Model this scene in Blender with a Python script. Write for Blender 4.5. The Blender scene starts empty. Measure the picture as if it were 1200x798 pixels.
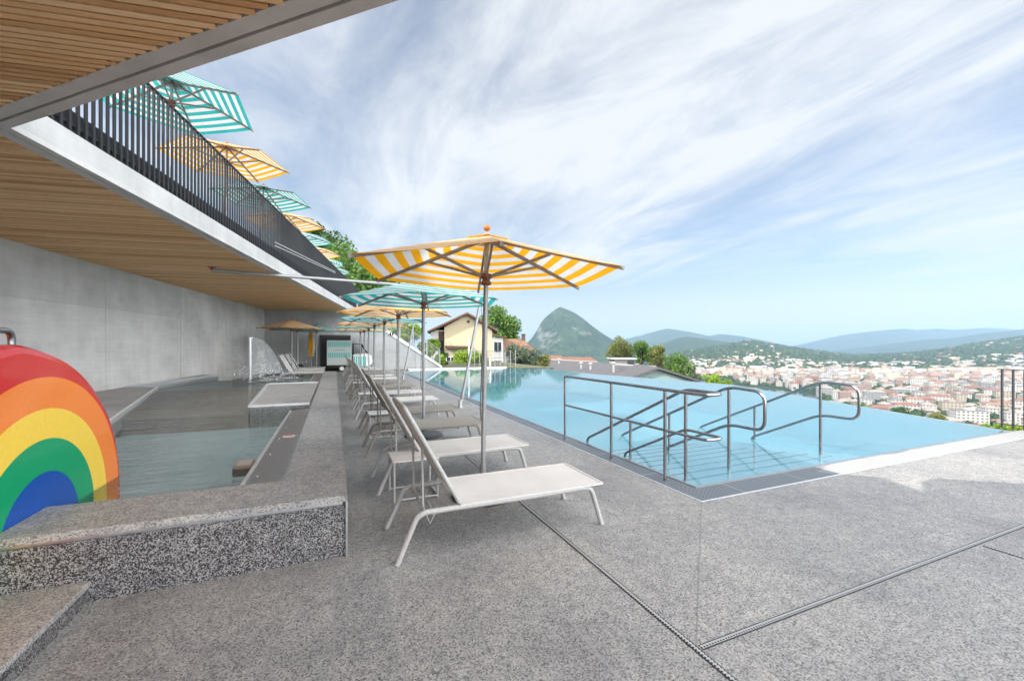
import bpy, math, random
import numpy as np
from mathutils import Vector, Matrix

R = math.radians
rnd = random.Random(7)
rng = np.random.default_rng(11)
scene = bpy.context.scene
COL = scene.collection

# ------------------------------------------------------------------ camera frame numbers (used to survey the place)
F, HOR, CX, EYE = 492.0, 404.0, 600.0, 1.55
YAW = R(23)
CY_, SY_ = math.cos(YAW), math.sin(YAW)


def far(px, D, z=0.0):
    """a surveyed point: bearing read as px, D metres ahead"""
    X = (px - CX) / F * D
    return Vector((X * CY_ + D * SY_, -X * SY_ + D * CY_, z))


def zat(y, D):
    return EYE - (y - HOR) / F * D


# ------------------------------------------------------------------ object helpers
def tag(o, label=None, cat=None, group=None, kind=None):
    if label: o['label'] = label
    if cat: o['category'] = cat
    if group: o['group'] = group
    if kind: o['kind'] = kind
    return o


def thing(name, label, cat, loc=(0, 0, 0), rz=0.0, group=None):
    o = bpy.data.objects.new(name, None)
    o.empty_display_size = 0.2
    COL.objects.link(o)
    o.location = loc
    o.rotation_euler = (0, 0, rz)
    return tag(o, label, cat, group)


def dup(root, loc, rz=None, label=None, group=None):
    def cp(o, parent):
        c = o.copy()
        COL.objects.link(c)
        c.parent = parent
        for ch in list(o.children):
            cp(ch, c)
        return c
    r = cp(root, None)
    r.location = loc
    if rz is not None: r.rotation_euler = (0, 0, rz)
    if label: r['label'] = label
    if group: r['group'] = group
    return r


class MB:
    def __init__(self):
        self.v, self.f, self.m, self.s = [], [], [], []

    def add(self, vs, fs, mat=0, smooth=False):
        n = len(self.v)
        self.v += [tuple(p) for p in vs]
        for f in fs:
            self.f.append(tuple(i + n for i in f))
            self.m.append(mat)
            self.s.append(smooth)
        return self

    def box(self, c, size, mat=0, rot=None):
        hx, hy, hz = size[0] / 2, size[1] / 2, size[2] / 2
        vs = [Vector((x, y, z)) for x in (-hx, hx) for y in (-hy, hy) for z in (-hz, hz)]
        if rot is not None:
            vs = [rot @ p for p in vs]
        c = Vector(c)
        return self.add([p + c for p in vs],
                        [(0, 1, 3, 2), (4, 6, 7, 5), (0, 4, 5, 1), (2, 3, 7, 6), (0, 2, 6, 4), (1, 5, 7, 3)], mat)

    def box2(self, a, b, mat=0):
        return self.box([(a[i] + b[i]) / 2 for i in range(3)], [abs(b[i] - a[i]) for i in range(3)], mat)

    def beam(self, a, b, w, h, mat=0, up=(0, 0, 1)):
        a, b = Vector(a), Vector(b)
        d = b - a
        L = d.length
        x = d.normalized()
        u = Vector(up)
        if abs(x.dot(u)) > 0.99: u = Vector((0, 1, 0))
        y = u.cross(x).normalized()
        z = x.cross(y)
        M = Matrix((x, y, z)).transposed()
        return self.box((a + b) / 2, (L, w, h), mat, M)

    def tube(self, pts, r, n=10, mat=0, cap=True, closed=False):
        pts = [Vector(p) for p in pts]
        rs = r if isinstance(r, (list, tuple)) else [r] * len(pts)
        N = len(pts)
        rings = []
        prev = None
        for i, p in enumerate(pts):
            if closed:
                t = (pts[(i + 1) % N] - pts[i - 1]).normalized()
            elif i == 0:
                t = (pts[1] - p).normalized()
            elif i == N - 1:
                t = (p - pts[i - 1]).normalized()
            else:
                t = ((pts[i + 1] - p).normalized() + (p - pts[i - 1]).normalized())
                t = t.normalized() if t.length > 1e-6 else (pts[i + 1] - p).normalized()
            if prev is None:
                u = Vector((0, 0, 1)) if abs(t.z) < 0.9 else Vector((1, 0, 0))
                prev = (u - t * u.dot(t)).normalized()
            else:
                prev = (prev - t * prev.dot(t)).normalized()
            w = t.cross(prev)
            rings.append([p + (prev * math.cos(2 * math.pi * k / n) + w * math.sin(2 * math.pi * k / n)) * rs[i] for k in range(n)])
        vs = [q for ring in rings for q in ring]
        fs = []
        for i in range(N if closed else N - 1):
            j = (i + 1) % N
            for k in range(n):
                fs.append((i * n + k, i * n + (k + 1) % n, j * n + (k + 1) % n, j * n + k))
        self.add(vs, fs, mat, True)
        if cap and not closed:
            self.add(rings[0], [tuple(range(n - 1, -1, -1))], mat)
            self.add(rings[-1], [tuple(range(n))], mat)
        return self

    def lathe(self, c, prof, n=16, mat=0, smooth=True):
        c = Vector(c)
        vs, fs = [], []
        for r, z in prof:
            for k in range(n):
                a = 2 * math.pi * k / n
                vs.append(c + Vector((r * math.cos(a), r * math.sin(a), z)))
        for i in range(len(prof) - 1):
            for k in range(n):
                fs.append((i * n + k, i * n + (k + 1) % n, (i + 1) * n + (k + 1) % n, (i + 1) * n + k))
        fs.append(tuple(range(n - 1, -1, -1)))
        fs.append(tuple((len(prof) - 1) * n + k for k in range(n)))
        return self.add(vs, fs, mat, smooth)

    def prism(self, poly, z0, z1, mat=0, top=True, bottom=True, side_mat=None):
        n = len(poly)
        vs = [Vector((p[0], p[1], z0)) for p in poly] + [Vector((p[0], p[1], z1)) for p in poly]
        self.add(vs, [(i, (i + 1) % n, n + (i + 1) % n, n + i) for i in range(n)], mat if side_mat is None else side_mat)
        if top: self.add(vs[n:], [tuple(range(n))], mat)
        if bottom: self.add(vs[:n], [tuple(range(n - 1, -1, -1))], mat)
        return self

    def build(self, name, mats, parent=None, bevel=0.0, loc=None):
        me = bpy.data.meshes.new(name)
        me.from_pydata(self.v, [], self.f)
        if not isinstance(mats, (list, tuple)): mats = [mats]
        for m in mats: me.materials.append(m)
        me.polygons.foreach_set('material_index', self.m)
        me.polygons.foreach_set('use_smooth', self.s)
        me.update()
        o = bpy.data.objects.new(name, me)
        COL.objects.link(o)
        if parent is not None: o.parent = parent
        if loc is not None: o.location = loc
        if bevel:
            b = o.modifiers.new('bevel', 'BEVEL')
            b.width = bevel
            b.segments = 2
            b.limit_method = 'ANGLE'
            b.angle_limit = R(40)
        return o


def np_mesh(name, verts, faces, mats, midx=None, parent=None, smooth=False):
    """verts Nx3, faces Mxk arrays"""
    me = bpy.data.meshes.new(name)
    nv, (nf, k) = len(verts), faces.shape
    me.vertices.add(nv)
    me.vertices.foreach_set('co', np.asarray(verts, np.float32).ravel())
    me.loops.add(nf * k)
    me.loops.foreach_set('vertex_index', faces.astype(np.int32).ravel())
    me.polygons.add(nf)
    me.polygons.foreach_set('loop_start', np.arange(0, nf * k, k, dtype=np.int32))
    me.polygons.foreach_set('loop_total', np.full(nf, k, np.int32))
    if not isinstance(mats, (list, tuple)): mats = [mats]
    for m in mats: me.materials.append(m)
    if midx is not None: me.polygons.foreach_set('material_index', midx.astype(np.int32))
    if smooth: me.polygons.foreach_set('use_smooth', np.ones(nf, bool))
    me.update(calc_edges=True)
    me.validate()
    o = bpy.data.objects.new(name, me)
    COL.objects.link(o)
    if parent is not None: o.parent = parent
    return o


def fillet(pts, r, n=6):
    pts = [Vector(p) for p in pts]
    out = [pts[0]]
    for i in range(1, len(pts) - 1):
        a, p, b = pts[i - 1], pts[i], pts[i + 1]
        da, db = (a - p), (b - p)
        rr = min(r, da.length * 0.49, db.length * 0.49)
        s, e = p + da.normalized() * rr, p + db.normalized() * rr
        for k in range(n + 1):
            t = k / n
            out.append(s * (1 - t) ** 2 + p * 2 * t * (1 - t) + e * t ** 2)
    out.append(pts[-1])
    return out


# ------------------------------------------------------------------ materials
def new_mat(name):
    m = bpy.data.materials.new(name)
    m.use_nodes = True
    nt = m.node_tree
    nt.nodes.clear()
    out = nt.nodes.new('ShaderNodeOutputMaterial')
    return m, nt, out


def N(nt, t, **kw):
    n = nt.nodes.new(t)
    for k, v in kw.items():
        if k.startswith('i_'):
            key = k[2:]
            n.inputs[int(key) if key.isdigit() else key.replace('_', ' ')].default_value = v
        else:
            setattr(n, k, v)
    return n


def L(nt, a, b, i=0, o=0):
    nt.links.new(a.outputs[o] if not isinstance(o, str) else a.outputs[o], b.inputs[i])


def ramp(nt, stops, interp='LINEAR'):
    r = nt.nodes.new('ShaderNodeValToRGB')
    r.color_ramp.interpolation = interp
    el = r.color_ramp.elements
    while len(el) > 1: el.remove(el[-1])
    el[0].position, el[0].color = stops[0][0], (*stops[0][1], 1)
    for p, c in stops[1:]:
        e = el.new(p)
        e.color = (*c, 1)
    return r


def coords(nt, scale=(1, 1, 1), rot=(0, 0, 0), obj=False):
    if obj:
        tc = N(nt, 'ShaderNodeTexCoord')
        src = tc.outputs['Object']
    else:
        tc = N(nt, 'ShaderNodeNewGeometry')
        src = tc.outputs['Position']
    mp = N(nt, 'ShaderNodeMapping')
    mp.inputs['Scale'].default_value = scale
    mp.inputs['Rotation'].default_value = rot
    nt.links.new(src, mp.inputs['Vector'])
    return mp


def bsdf(nt, out, rough=0.6, metal=0.0, spec=0.5, color=None):
    b = N(nt, 'ShaderNodeBsdfPrincipled')
    b.inputs['Roughness'].default_value = rough
    b.inputs['Metallic'].default_value = metal
    b.inputs['Specular IOR Level'].default_value = spec
    if color: b.inputs['Base Color'].default_value = (*color, 1)
    L(nt, b, out, 'Surface')
    return b


def simple(name, color, rough=0.5, metal=0.0, spec=0.5, var=0.12, vscale=6.0, bump=0.0, obj=True):
    """paint / metal / cloth with slight uneven tone"""
    m, nt, out = new_mat(name)
    b = bsdf(nt, out, rough, metal, spec)
    mp = coords(nt, (vscale,) * 3, obj=obj)
    nz = N(nt, 'ShaderNodeTexNoise', i_Detail=5.0, i_Roughness=0.65)
    L(nt, mp, nz, 'Vector')
    lo = tuple(max(0, c * (1 - var)) for c in color)
    hi = tuple(min(1, c * (1 + var)) for c in color)
    r = ramp(nt, [(0.3, lo), (0.7, hi)])
    L(nt, nz, r, 'Fac')
    L(nt, r, b, 'Base Color')
    r2 = N(nt, 'ShaderNodeMapRange')
    r2.inputs['To Min'].default_value = max(0.02, rough - 0.08)
    r2.inputs['To Max'].default_value = min(1, rough + 0.08)
    L(nt, nz, r2, 'Value')
    L(nt, r2, b, 'Roughness')
    if bump:
        bp = N(nt, 'ShaderNodeBump', i_Strength=bump, i_Distance=0.01)
        L(nt, nz, bp, 'Height')
        L(nt, bp, b, 'Normal')
    return m


def mixc(nt, fac, a, b, blend='MIX'):
    mx = N(nt, 'ShaderNodeMix', data_type='RGBA', blend_type=blend)
    for sock, src in ((0, fac), (6, a), (7, b)):
        if isinstance(src, (int, float)):
            mx.inputs[sock].default_value = src
        elif isinstance(src, tuple):
            mx.inputs[sock].default_value = (*src, 1)
        else:
            nt.links.new(src, mx.inputs[sock])
    return mx.outputs[2]


def granite(name, light, mid, dark, scale, tiles=None, rough=0.55, coarse=False, seam=(0.5, 0.5, 0.5)):
    m, nt, out = new_mat(name)
    b = bsdf(nt, out, rough, 0, 0.4)
    mp = coords(nt, (1, 1, 1))
    n1 = N(nt, 'ShaderNodeTexNoise', i_Scale=scale, i_Detail=4.0, i_Roughness=0.75)
    L(nt, mp, n1, 'Vector')
    vo = N(nt, 'ShaderNodeTexVoronoi', i_Scale=scale * 1.3)
    L(nt, mp, vo, 'Vector')
    sep = N(nt, 'ShaderNodeSeparateColor')
    L(nt, vo, sep, 0, 'Color')
    if coarse:
        r = ramp(nt, [(0.46, dark), (0.51, mid), (0.59, light)])
    else:
        r = ramp(nt, [(0.33, dark), (0.46, mid), (0.66, light)])
    mxv = N(nt, 'ShaderNodeMix', data_type='FLOAT')
    mxv.inputs[0].default_value = 0.3
    L(nt, n1, mxv, 2)
    nt.links.new(sep.outputs[0], mxv.inputs[3])
    nt.links.new(mxv.outputs[0], r.inputs['Fac'])
    # broad wear and damp blotches
    n2 = N(nt, 'ShaderNodeTexNoise', i_Scale=0.9, i_Detail=6.0, i_Roughness=0.6)
    L(nt, mp, n2, 'Vector')
    r2 = ramp(nt, [(0.28, (0.70, 0.70, 0.72)), (0.48, (0.98, 0.97, 0.96)), (0.72, (1.12, 1.10, 1.06))])
    L(nt, n2, r2, 'Fac')
    col = mixc(nt, 1.0, r.outputs[0], r2.outputs[0], 'MULTIPLY')
    n3 = N(nt, 'ShaderNodeTexNoise', i_Scale=11.0, i_Detail=3.0)
    L(nt, mp, n3, 'Vector')
    r3 = ramp(nt, [(0.35, (0.86, 0.86, 0.88)), (0.65, (1.08, 1.07, 1.05))])
    L(nt, n3, r3, 'Fac')
    col = mixc(nt, 1.0, col, r3.outputs[0], 'MULTIPLY')
    # small dark stains and drip marks
    n5 = N(nt, 'ShaderNodeTexNoise', i_Scale=4.3, i_Detail=7.0, i_Roughness=0.7, i_Distortion=0.8)
    L(nt, mp, n5, 'Vector')
    r5 = ramp(nt, [(0.30, (0.66, 0.66, 0.67)), (0.40, (1.0, 1.0, 1.0))])
    L(nt, n5, r5, 'Fac')
    col = mixc(nt, 0.8, col, r5.outputs[0], 'MULTIPLY')
    if tiles:
        rot, w, l, mortar = tiles
        mp2 = coords(nt, (1, 1, 1), (0, 0, rot))
        br = N(nt, 'ShaderNodeTexBrick', offset=0.5, squash=1.0)
        br.inputs['Scale'].default_value = 1.0
        br.inputs['Mortar Size'].default_value = mortar
        br.inputs['Mortar Smooth'].default_value = 0.1
        br.inputs['Brick Width'].default_value = l
        br.inputs['Row Height'].default_value = w
        br.inputs['Bias'].default_value = 0.0
        br.inputs['Color1'].default_value = (0.92, 0.92, 0.93, 1)
        br.inputs['Color2'].default_value = (1.06, 1.055, 1.045, 1)
        L(nt, mp2, br, 'Vector')
        col = mixc(nt, 1.0, col, br.outputs['Color'], 'MULTIPLY')
        fm = N(nt, 'ShaderNodeMath', operation='MULTIPLY')
        fm.inputs[1].default_value = 0.6
        nt.links.new(br.outputs['Fac'], fm.inputs[0])
        col = mixc(nt, fm.outputs[0], col, seam)
    nt.links.new(col, b.inputs['Base Color'])
    bp = N(nt, 'ShaderNodeBump', i_Strength=0.25, i_Distance=0.003)
    nt.links.new(mxv.outputs[0], bp.inputs['Height'])
    L(nt, bp, b, 'Normal')
    return m


M = {}
M['deck'] = granite('flamed_granite_paving', (0.385, 0.384, 0.383), (0.237, 0.236, 0.236), (0.055, 0.055, 0.057), 104, tiles=(R(90), 0.305, 1.22, 0.0048), seam=(0.40, 0.39, 0.385))
M['coping'] = granite('granite_coping', (0.44, 0.438, 0.436), (0.285, 0.283, 0.282), (0.08, 0.08, 0.082), 105)
M['granite_dark'] = granite('black_white_granite', (0.34, 0.34, 0.35), (0.12, 0.12, 0.126), (0.014, 0.014, 0.017), 125, coarse=True, rough=0.4, tiles=(0, 30.0, 0.62, 0.003), seam=(0.3, 0.3, 0.3))


def concrete(name, base, streak=1.0, board=True):
    m, nt, out = new_mat(name)
    b = bsdf(nt, out, 0.75, 0, 0.3)
    mp = coords(nt, (1, 1, 1))
    n1 = N(nt, 'ShaderNodeTexNoise', i_Scale=0.7, i_Detail=7.0, i_Roughness=0.62)
    L(nt, mp, n1, 'Vector')
    r1 = ramp(nt, [(0.3, tuple(c * 0.8 for c in base)), (0.52, base), (0.72, tuple(min(1, c * 1.18) for c in base))])
    L(nt, n1, r1, 'Fac')
    mps = coords(nt, (0.5, 0.5, 9.0))
    n2 = N(nt, 'ShaderNodeTexNoise', i_Scale=1.6, i_Detail=5.0, i_Roughness=0.7)
    L(nt, mps, n2, 'Vector')
    r2 = ramp(nt, [(0.35, (0.92,) * 3), (0.6, (1.04,) * 3)])
    L(nt, n2, r2, 'Fac')
    col = mixc(nt, streak, r1.outputs[0], r2.outputs[0], 'MULTIPLY')
    mpv = coords(nt, (4.0, 4.0, 0.25))
    n4 = N(nt, 'ShaderNodeTexNoise', i_Scale=1.0, i_Detail=4.0)
    L(nt, mpv, n4, 'Vector')
    r4 = ramp(nt, [(0.35, (0.9,) * 3), (0.65, (1.05,) * 3)])
    L(nt, n4, r4, 'Fac')
    col = mixc(nt, 0.45, col, r4.outputs[0], 'MULTIPLY')
    mb = N(nt, 'ShaderNodeTexBrick', offset=0.37)
    for k_, v_ in (('Scale', 1.0), ('Mortar Size', 0.004), ('Brick Width', 2.45), ('Row Height', 1.19), ('Bias', 0.0)): mb.inputs[k_].default_value = v_
    mb.inputs['Color1'].default_value = (0.93, 0.93, 0.935, 1)
    mb.inputs['Color2'].default_value = (1.05, 1.05, 1.045, 1)
    mb.inputs['Mortar'].default_value = (0.82, 0.82, 0.82, 1)
    L(nt, coords(nt, (1, 1, 1), (R(90), 0, R(90))), mb, 'Vector')
    col = mixc(nt, 0.9 if board else 0.0, col, mb.outputs['Color'], 'MULTIPLY')
    n3 = N(nt, 'ShaderNodeTexNoise', i_Scale=140.0, i_Detail=2.0)
    L(nt, mp, n3, 'Vector')
    r3 = ramp(nt, [(0.3, (0.93,) * 3), (0.7, (1.05,) * 3)])
    L(nt, n3, r3, 'Fac')
    col = mixc(nt, 1.0, col, r3.outputs[0], 'MULTIPLY')
    nt.links.new(col, b.inputs['Base Color'])
    bp = N(nt, 'ShaderNodeBump', i_Strength=0.15, i_Distance=0.01)
    L(nt, n2, bp, 'Height')
    L(nt, bp, b, 'Normal')
    return m


M['concrete'] = concrete('board_marked_concrete', (0.615, 0.61, 0.595), 0.7)
M['concrete_dark'] = concrete('grey_retaining_concrete', (0.34, 0.345, 0.345), 0.6)
M['fascia'] = concrete('pale_concrete', (0.50, 0.50, 0.495), 0.5, False)
M['soffit'] = concrete('soffit_concrete', (0.55, 0.54, 0.53), 0.4, False)
M['ramp_coping'] = concrete('coping_concrete', (0.66, 0.65, 0.62), 0.3, False)


def wood_slats():
    m, nt, out = new_mat('larch_slats')
    b = bsdf(nt, out, 0.6, 0, 0.3)
    a = -math.atan2(0.985, 0.1726) + R(90)
    mp = coords(nt, (0.8, 16.7, 4.0), (0, 0, math.atan2(0.1726, 0.985)))
    n1 = N(nt, 'ShaderNodeTexNoise', i_Scale=1.0, i_Detail=3.0)
    L(nt, mp, n1, 'Vector')
    isl = N(nt, 'ShaderNodeNewGeometry')
    r1 = ramp(nt, [(0.12, (0.50, 0.27, 0.11)), (0.48, (0.77, 0.475, 0.235)), (0.85, (0.90, 0.66, 0.40))])
    mx = N(nt, 'ShaderNodeMix', data_type='FLOAT')
    mx.inputs[0].default_value = 0.4
    nt.links.new(isl.outputs['Random Per Island'], mx.inputs[2])
    L(nt, n1, mx, 3)
    nt.links.new(mx.outputs[0], r1.inputs['Fac'])
    mp2 = coords(nt, (3.0, 70, 40.0), (0, 0, math.atan2(0.1726, 0.985)))
    n2 = N(nt, 'ShaderNodeTexNoise', i_Scale=1.0, i_Detail=5.0, i_Roughness=0.7)
    L(nt, mp2, n2, 'Vector')
    r2 = ramp(nt, [(0.3, (0.8, 0.76, 0.72)), (0.7, (1.08, 1.07, 1.05))])
    L(nt, n2, r2, 'Fac')
    col = mixc(nt, 1.0, r1.outputs[0], r2.outputs[0], 'MULTIPLY')
    vo = N(nt, 'ShaderNodeTexVoronoi', i_Scale=2.6)
    L(nt, coords(nt, (0.7, 5.0, 1.0), (0, 0, math.atan2(0.1726, 0.985))), vo, 'Vector')
    rk = ramp(nt, [(0.02, (0.45, 0.35, 0.28)), (0.06, (1, 1, 1))])
    L(nt, vo, rk, 'Fac')
    col = mixc(nt, 1.0, col, rk.outputs[0], 'MULTIPLY')
    nt.links.new(col, b.inputs['Base Color'])
    return m


M['wood'] = wood_slats()
M['black'] = simple('black_metal', (0.012, 0.012, 0.014), 0.5)
M['gap_shade'] = simple('slat_gap_shade', (0.02, 0.016, 0.012), 0.95)  # black put in for the unlit gaps above the slats
M['steel'] = simple('polished_steel', (0.34, 0.345, 0.355), 0.2, 1.0, var=0.08)
M['steel_matt'] = simple('brushed_steel', (0.5, 0.51, 0.53), 0.38, 1.0)
M['steel_dark'] = simple('dark_weir_wall', (0.16, 0.24, 0.27), 0.5)
M['steel_white'] = simple('pale_edge_metal', (0.72, 0.73, 0.75), 0.3, 0.6)
M['alu'] = simple('grey_aluminium_pole', (0.30, 0.305, 0.31), 0.42, 0.5)
M['lw_frame'] = simple('pale_grey_powder_coat', (0.37, 0.365, 0.36), 0.42)
M['lt_frame'] = simple('taupe_powder_coat', (0.21, 0.19, 0.17), 0.45)


def sling(name, c1, c2):
    m, nt, out = new_mat(name)
    b = bsdf(nt, out, 0.7, 0, 0.3)
    mp = coords(nt, (1, 1, 1), obj=True)
    w = N(nt, 'ShaderNodeTexChecker', i_Scale=260.0)
    L(nt, mp, w, 'Vector')
    w.inputs['Color1'].default_value = (*c1, 1)
    w.inputs['Color2'].default_value = (*c2, 1)
    n = N(nt, 'ShaderNodeTexNoise', i_Scale=3.0, i_Detail=5.0)
    L(nt, mp, n, 'Vector')
    r = ramp(nt, [(0.3, (0.9,) * 3), (0.7, (1.03,) * 3)])
    L(nt, n, r, 'Fac')
    nt.links.new(mixc(nt, 1.0, w.outputs[0], r.outputs[0], 'MULTIPLY'), b.inputs['Base Color'])
    tr = N(nt, 'ShaderNodeBsdfTranslucent')
    tr.inputs['Color'].default_value = (*c1, 1)
    ms = N(nt, 'ShaderNodeMixShader')
    ms.inputs[0].default_value = 0.15
    L(nt, b, ms, 1)
    L(nt, tr, ms, 2)
    L(nt, ms, out, 'Surface')
    return m


M['sling_white'] = sling('white_sling_mesh', (0.70, 0.69, 0.685), (0.58, 0.57, 0.565))
M['sling_taupe'] = sling('taupe_sling_mesh', (0.36, 0.33, 0.30), (0.26, 0.24, 0.22))


def canvas(name, c, trans=0.45):
    m, nt, out = new_mat(name)
    d = N(nt, 'ShaderNodeBsdfDiffuse')
    t = N(nt, 'ShaderNodeBsdfTranslucent')
    mp = coords(nt, (1, 1, 1), obj=True)
    n = N(nt, 'ShaderNodeTexNoise', i_Scale=2.5, i_Detail=6.0, i_Roughness=0.65)
    L(nt, mp, n, 'Vector')
    r = ramp(nt, [(0.3, tuple(x * 0.88 for x in c)), (0.7, tuple(min(1, x * 1.06) for x in c))])
    L(nt, n, r, 'Fac')
    L(nt, r, d, 'Color')
    L(nt, r, t, 'Color')
    ms = N(nt, 'ShaderNodeMixShader')
    ms.inputs[0].default_value = trans
    L(nt, d, ms, 1)
    L(nt, t, ms, 2)
    L(nt, ms, out, 'Surface')
    return m


M['c_yellow'] = canvas('yellow_canvas', (0.80, 0.37, 0.015))
M['c_teal'] = canvas('teal_canvas', (0.04, 0.36, 0.35))
M['c_white'] = canvas('white_canvas', (0.64, 0.635, 0.62))
M['rib_wood'] = simple('weathered_grey_rib', (0.23, 0.205, 0.18), 0.55)
M['hub_wood'] = simple('reddish_brown_hub', (0.16, 0.05, 0.025), 0.5)
M['ball_wood'] = simple('orange_wood_ball', (0.34, 0.13, 0.03), 0.45)
M['rope'] = simple('dark_cord', (0.08, 0.08, 0.085), 0.9)
M['base_plate'] = simple('dark_cast_base', (0.05, 0.055, 0.06), 0.6)

M['red'] = simple('gloss_red', (0.62, 0.035, 0.035), 0.12, var=0.05)
M['orange'] = simple('gloss_orange', (0.88, 0.24, 0.04), 0.12, var=0.05)
M['yellow'] = simple('gloss_yellow', (0.90, 0.62, 0.07), 0.12, var=0.05)
M['green'] = simple('gloss_green', (0.0, 0.32, 0.13), 0.12, var=0.05)
M['blue'] = simple('gloss_blue', (0.005, 0.075, 0.38), 0.12, var=0.05)
M['white_paint'] = simple('white_paint', (0.78, 0.78, 0.76), 0.4)
M['van_grey'] = simple('off_white_van_paint', (0.46, 0.50, 0.48), 0.4)
M['teal_paint'] = simple('teal_paint', (0.05, 0.42, 0.40), 0.35)
M['rubber'] = simple('black_rubber', (0.02, 0.02, 0.02), 0.8)
M['dark_glass'] = simple('dark_window_glass', (0.03, 0.04, 0.05), 0.08)


def leafmat(name, lo, mid, hi, scale=0.8):
    m, nt, out = new_mat(name)
    d = bsdf(nt, out, 0.5, 0, 0.35)
    g = N(nt, 'ShaderNodeNewGeometry')
    mp = coords(nt, (scale,) * 3)
    n = N(nt, 'ShaderNodeTexNoise', i_Scale=1.0, i_Detail=3.0)
    L(nt, mp, n, 'Vector')
    mx = N(nt, 'ShaderNodeMix', data_type='FLOAT')
    mx.inputs[0].default_value = 0.55
    nt.links.new(g.outputs['Random Per Island'], mx.inputs[2])
    L(nt, n, mx, 3)
    r = ramp(nt, [(0.15, lo), (0.5, mid), (0.85, hi)])
    nt.links.new(mx.outputs[0], r.inputs['Fac'])
    L(nt, r, d, 'Base Color')
    t = N(nt, 'ShaderNodeBsdfTranslucent')
    L(nt, r, t, 'Color')
    ms = N(nt, 'ShaderNodeMixShader')
    ms.inputs[0].default_value = 0.35
    L(nt, d, ms, 1)
    L(nt, t, ms, 2)
    L(nt, ms, out, 'Surface')
    return m


M['leaf_dark'] = leafmat('dark_green_leaves', (0.02, 0.055, 0.018), (0.05, 0.115, 0.03), (0.11, 0.19, 0.05))
M['leaf_mid'] = leafmat('green_leaves', (0.045, 0.10, 0.02), (0.10, 0.2, 0.035), (0.2, 0.31, 0.06))
M['leaf_lime'] = leafmat('lime_green_leaves', (0.09, 0.17, 0.015), (0.2, 0.32, 0.03), (0.36, 0.47, 0.06))
M['leaf_olive'] = leafmat('olive_green_leaves', (0.07, 0.1, 0.03), (0.17, 0.2, 0.05), (0.33, 0.32, 0.1))
M['leaf_grey'] = leafmat('grey_green_leaves', (0.05, 0.075, 0.045), (0.12, 0.16, 0.1), (0.26, 0.28, 0.2))
M['soil'] = simple('planted_soil', (0.10, 0.105, 0.06), 0.95, var=0.4, vscale=1.5, bump=0.3, obj=False)
M['bark'] = simple('bark', (0.1, 0.075, 0.055), 0.9, var=0.3, vscale=3)


def water(name, tint, rough, bump, scale, ior=1.33, depth_tint=None):
    m, nt, out = new_mat(name)
    tr = N(nt, 'ShaderNodeBsdfTransparent')
    tr.inputs['Color'].default_value = (*tint, 1)
    gl = N(nt, 'ShaderNodeBsdfGlossy')
    gl.inputs['Roughness'].default_value = rough
    fr = N(nt, 'ShaderNodeFresnel', i_IOR=ior)
    mp = coords(nt, scale)
    n1 = N(nt, 'ShaderNodeTexNoise', i_Scale=1.0, i_Detail=4.0, i_Roughness=0.55)
    L(nt, mp, n1, 'Vector')
    bp = N(nt, 'ShaderNodeBump', i_Strength=min(1, bump), i_Distance=0.02 if bump < 0.5 else 0.12)
    L(nt, n1, bp, 'Height')
    L(nt, bp, gl, 'Normal')
    L(nt, bp, fr, 'Normal')
    body = tr
    if depth_tint:
        df = N(nt, 'ShaderNodeBsdfDiffuse')
        df.inputs['Color'].default_value = (*depth_tint[0], 1)
        body = N(nt, 'ShaderNodeMixShader')
        body.inputs[0].default_value = depth_tint[1]
        L(nt, tr, body, 1)
        L(nt, df, body, 2)
    ms = N(nt, 'ShaderNodeMixShader')
    L(nt, fr, ms, 0)
    L(nt, body, ms, 1)
    L(nt, gl, ms, 2)
    L(nt, ms, out, 'Surface')
    return m


M['pool_water'] = water('pool_water', (0.86, 0.97, 0.985), 0.012, 0.16, (1.6, 1.1, 1), ior=1.68, depth_tint=((0.34, 0.74, 0.87), 0.26))
M['kids_water'] = water('splash_pool_water', (0.86, 0.94, 0.93), 0.03, 0.8, (2.2, 6.5, 1), ior=1.4)
M['basin'] = simple('pale_blue_basin', (0.24, 0.72, 0.84), 0.5, var=0.05, vscale=0.4, obj=False)
M['step_steel'] = simple('pale_pool_step', (0.56, 0.74, 0.82), 0.45, var=0.06, obj=False)
M['nosing'] = simple('dark_nosing_strip', (0.10, 0.17, 0.20), 0.6)
M['kids_floor'] = concrete('grey_pool_floor', (0.46, 0.51, 0.525), 0.3)
M['block_brown'] = concrete('brown_stone', (0.16, 0.13, 0.11), 0.3)
M['kids_brown'] = concrete('brown_pool_ramp', (0.35, 0.285, 0.25), 0.3)


def grate():
    m, nt, out = new_mat('slotted_grate')
    b = bsdf(nt, out, 0.5, 0.3, 0.4)
    mp = coords(nt, (1, 1, 1), (0, 0, R(45)))
    w = N(nt, 'ShaderNodeTexWave', i_Scale=24.0, i_Distortion=0.0)
    w.bands_direction = 'X'
    L(nt, mp, w, 'Vector')
    r = ramp(nt, [(0.35, (0.04, 0.05, 0.06)), (0.5, (0.22, 0.245, 0.27))])
    L(nt, w, r, 'Fac')
    mp2 = coords(nt, (1, 1, 1))
    br = N(nt, 'ShaderNodeTexBrick', offset=0.0)
    br.inputs['Scale'].default_value = 1.0
    br.inputs['Brick Width'].default_value = 1.0
    br.inputs['Row Height'].default_value = 1.0
    br.inputs['Mortar Size'].default_value = 0.006
    L(nt, mp2, br, 'Vector')
    nt.links.new(mixc(nt, br.outputs['Fac'], r.outputs[0], (0.36, 0.38, 0.4)), b.inputs['Base Color'])
    return m


M['grate'] = grate()


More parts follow.
